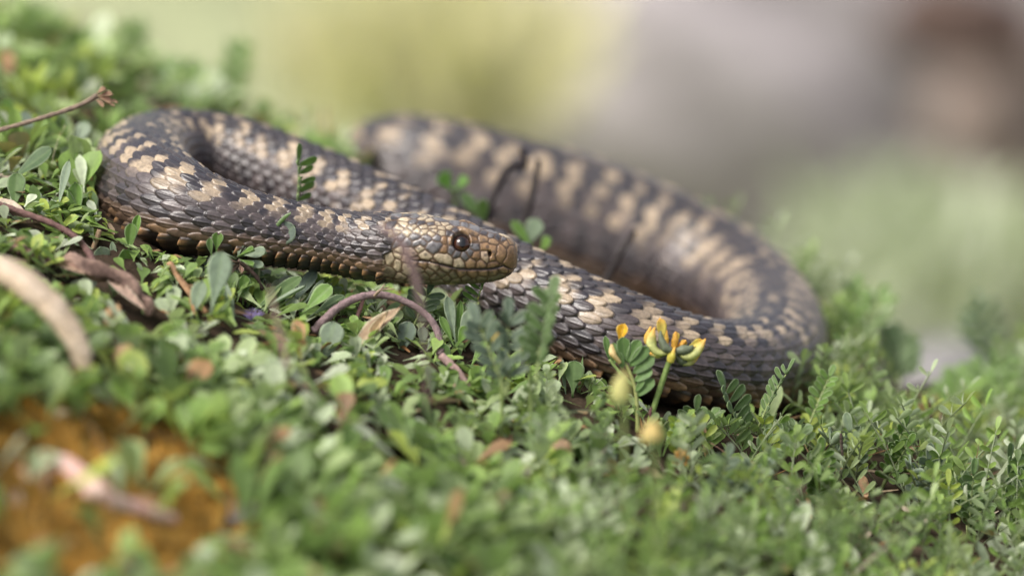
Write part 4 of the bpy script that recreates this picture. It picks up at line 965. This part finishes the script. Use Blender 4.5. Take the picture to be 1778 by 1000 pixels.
slab([(-40, 410, -2.4), (0, 424, -2.5), (40, 440, -2.6), (78, 462, -2.8)], [30, 36, 30, 12], .5, 40, 18, .04, 8, (.09, .05, .04), (.24, .15, .12), 'bark', t)
t = thing('peeled_stick', P(60, 500, -6), 'curved cream-coloured peeled stick out of focus at the left edge', 'stick')
slab([(-60, 448, -8), (0, 468, -8.1), (45, 494, -8.2), (85, 528, -8.3), (118, 566, -8.4), (138, 604, -8.5), (146, 640, -8.6)], [54, 72, 76, 68, 56, 42, 22], .5, 60, 18, .012, 9, (.52, .40, .28), (.60, .48, .36), 'wood', t, M_DRY)
t = thing('dried_root', P(200, 870, -22), 'smooth pinkish root curving over the orange moss', 'root')
def lying(pts, lift=.25):
    out = []
    for x, y in pts:
        q = on_ground(x, y); out.append((x, y - lift * PXCM * .8, float(project(q)[2])))
    return out
slab(lying([(78, 836), (92, 826), (112, 822), (145, 850), (190, 884), (245, 902), (300, 918)]), [26, 36, 42, 42, 40, 38, 24], .8, 60, 14, .01, 12, (.60, .36, .31), (.66, .48, .41), 'root', t, M_DRY)
def pebble(label, x, y, W, rpx, col, name='pebble', cat='pebble', sq=(1, .8, .7), seed=0, mat=M_STONE, amp=.12, onground=False, res=(20, 32)):
    if W is None: W = float(project(on_ground(x, y))[2])
    c = P(x, y, W); r = rpx / PXCM * (DIST + W) / DIST
    g = np.random.default_rng(seed)
    a, b = np.meshgrid(np.linspace(0, np.pi, res[0]), np.linspace(0, 2 * np.pi, res[1], endpoint=False), indexing='ij')
    D = np.stack([np.sin(a) * np.cos(b), np.sin(a) * np.sin(b), np.cos(a)], -1)
    n = sum(amp / k * np.sin(D @ g.normal(0, 2.1 * k, 3) + g.uniform(0, 6)) for k in (1, 1, 1.6, 2, 3, 4, 6, 9))
    V = c + r * D * (1 + n)[..., None] * np.array(sq)
    A_, B_ = res; i = np.arange(A_ - 1)[:, None] * B_; j = np.arange(B_)[None]; jn = (j + 1) % B_
    F = np.stack([i + j, i + B_ + j, i + B_ + jn, i + jn], -1).reshape(-1, 4)
    cc = np.array(col) * (1 + .5 * n.reshape(-1, 1))
    o = mesh_obj(name, V.reshape(-1, 3), F, mat, None, col=np.clip(cc, 0, 1)); tag(o, label, cat)
    return o
pebble('pale round pebble at the upper end of the pinkish root', 50, 830, None, 25, (.56, .42, .32), seed=1)
pebble('pinkish white pebble at the left edge below the pinkish root', 20, 870, None, 28, (.50, .42, .40), seed=2)
pebble('small cream pebble on the edge of the orange moss', 104, 724, None, 18, (.52, .42, .27), seed=3)
pebble('whitish pebble at the right end of the orange moss', 356, 962, None, 20, (.46, .44, .33), seed=4)
pebble('flat dark grey stone on the orange moss right of the root', 420, 892, None, 46, (.13, .11, .115), seed=5, sq=(1, .8, .4))
# withered leaf behind the arched twig
t = plant('withered_leaf', 'crumpled tan withered leaf in front of the arched twig\'s middle', (640, 600, -1.4), 'dead leaf')
add_leaf(t, (620, 600, -1.5), (698, 530, -1.7), 40, (.34, .24, .16), fold=.5, curl=.2, shape=2, mat=M_DRY, name='blade'); add_leaf(t, (640, 596, -1.4), (672, 540, -1.9), 26, (.42, .29, .18), fold=.6, curl=.3, shape=2, mat=M_DRY, name='blade')
t = plant('seed_tuft', 'crumbly orange withered flower head below the yellow flower', (1183, 815, -3), 'withered flower')
add_tube(t, 'stem', [drop(P(1186, 850, -3)), (1184, 815, -3)], [6, 6], (.2, .2, .08), M_STEM)
for q in range(16):
    a = g0.uniform(0, 6.28); e = (1181 + 16 * math.cos(a) * g0.uniform(.5, 1.1), 794 + 19 * math.sin(a) * g0.uniform(.5, 1.1), -3 + g0.normal(0, .15))
    add_leaf(t, (1183, 800, -3), e, 9, (.55, .29, .05), fold=.6, curl=.2, name='withered_petal', mat=M_DRY)
t = plant('purple_flower', 'tiny violet flower with thin petals low among the spoon leaves', (434, 552, -1.6), 'flower')
for q in range(12):
    a = -2.6 + q * .19; add_leaf(t, (436, 556, -1.6), (436 + 24 * math.cos(a) + 4, 553 + 20 * math.sin(a), -1.6 + g0.normal(0, .1)), 4, (.30, .22, .50), fold=.5, shape=2, name='petal', mat=M_PETAL, thick=.02)
twig('dead_spike', 'tiny blackish dead spike standing on the vetch at lower right', 'stalk', [(1463, 790, -.6), (1461, 768, -.6), (1460, 752, -.6)], [4, 6, 4], (.07, .05, .04), M_BARK, jitter=.25)

# ---- beyond the crest, far out of focus
c0 = P(1640, 560, 48); zg = float(ground(c0[0], c0[1])); hgt0 = (c0[2] - zg) / 1.0
xs, ys, ws = project(np.array([[c0[0], c0[1], zg]]))
rs = 190 / PXCM * (DIST + ws[0]) / DIST
pebble('pale grey stone showing blurred beyond the crest at right', xs[0], ys[0], ws[0], 190, (.22, .21, .205), 'pale_stone', 'stone', (1.1, .9, hgt0 / rs), 21, amp=.05)
pebble('huge mauve grey boulder far out of focus behind the snake', 1290, 90, 175, 300, (.335, .305, .305), 'boulder', 'boulder', (1.5, .6, 1.0), 22, res=(40, 60))
pebble('brownish boulder far out of focus in the upper right corner', 1760, 190, 165, 150, (.28, .22, .19), 'brown_boulder', 'boulder', (1.0, .6, 1.0), 24, res=(30, 44))
pebble('dark brown rotten stump far out of focus at the upper right', 1660, 40, 158, 100, (.095, .062, .05), 'tree_stump', 'stump', (1.3, .7, .7), 23, M_BARK, res=(30, 44))
def tussock(label, px, py, W, hpx, wpx, n, cols, name, cat, seed, lw=.5):
    g = np.random.default_rng(seed); c = P(px, py + hpx * .5, W); k = (DIST + W) / DIST / PXCM
    b = c + g.normal(0, 1, (n, 3)) * np.array([wpx * .22 * k, 2.5, hpx * .12 * k]); d = unit(np.stack([g.normal(0, .5, n), g.normal(-.2, .4, n), np.ones(n)], -1))
    V, _ = leaf_batch(b, d, g.normal(0, 1, (n, 3)) - FWD * 1.0, hpx * k * g.uniform(.5, 1.1, n), np.full(n, lw) * g.uniform(.5, 1.3, n), g.uniform(0, .4, n), g.uniform(0, .4, n), 2, 5, 1)
    cl = np.array(cols)[g.integers(0, len(cols), n)] * g.uniform(.75, 1.2, (n, 1))
    F = (leaf_faces(5, 1)[None] + (np.arange(n) * V.shape[1])[:, None, None]).reshape(-1, 4)
    t = thing(name, c, label, cat); mesh_obj('foliage', V.reshape(-1, 3), F, M_LEAF, t, col=np.repeat(cl, V.shape[1], 0))
    return t
tussock('straw-yellow dry grass tussock far out of focus above the snake', 760, 70, 150, 210, 330, 3000, [(.70, .64, .42), (.64, .59, .37), (.56, .54, .34)], 'dry_tussock', 'grass tussock', 51, 1.5)
tussock('pale green bush far out of focus right of the snake', 1610, 430, 112, 200, 340, 1100, [(.45, .49, .34), (.50, .53, .41), (.40, .44, .30)], 'low_bush', 'bush', 52, 1.6)
tussock('dim green bush far out of focus at the right edge', 1790, 470, 120, 160, 220, 700, [(.36, .40, .26), (.30, .34, .22)], 'low_bush', 'bush', 53, 1.6)
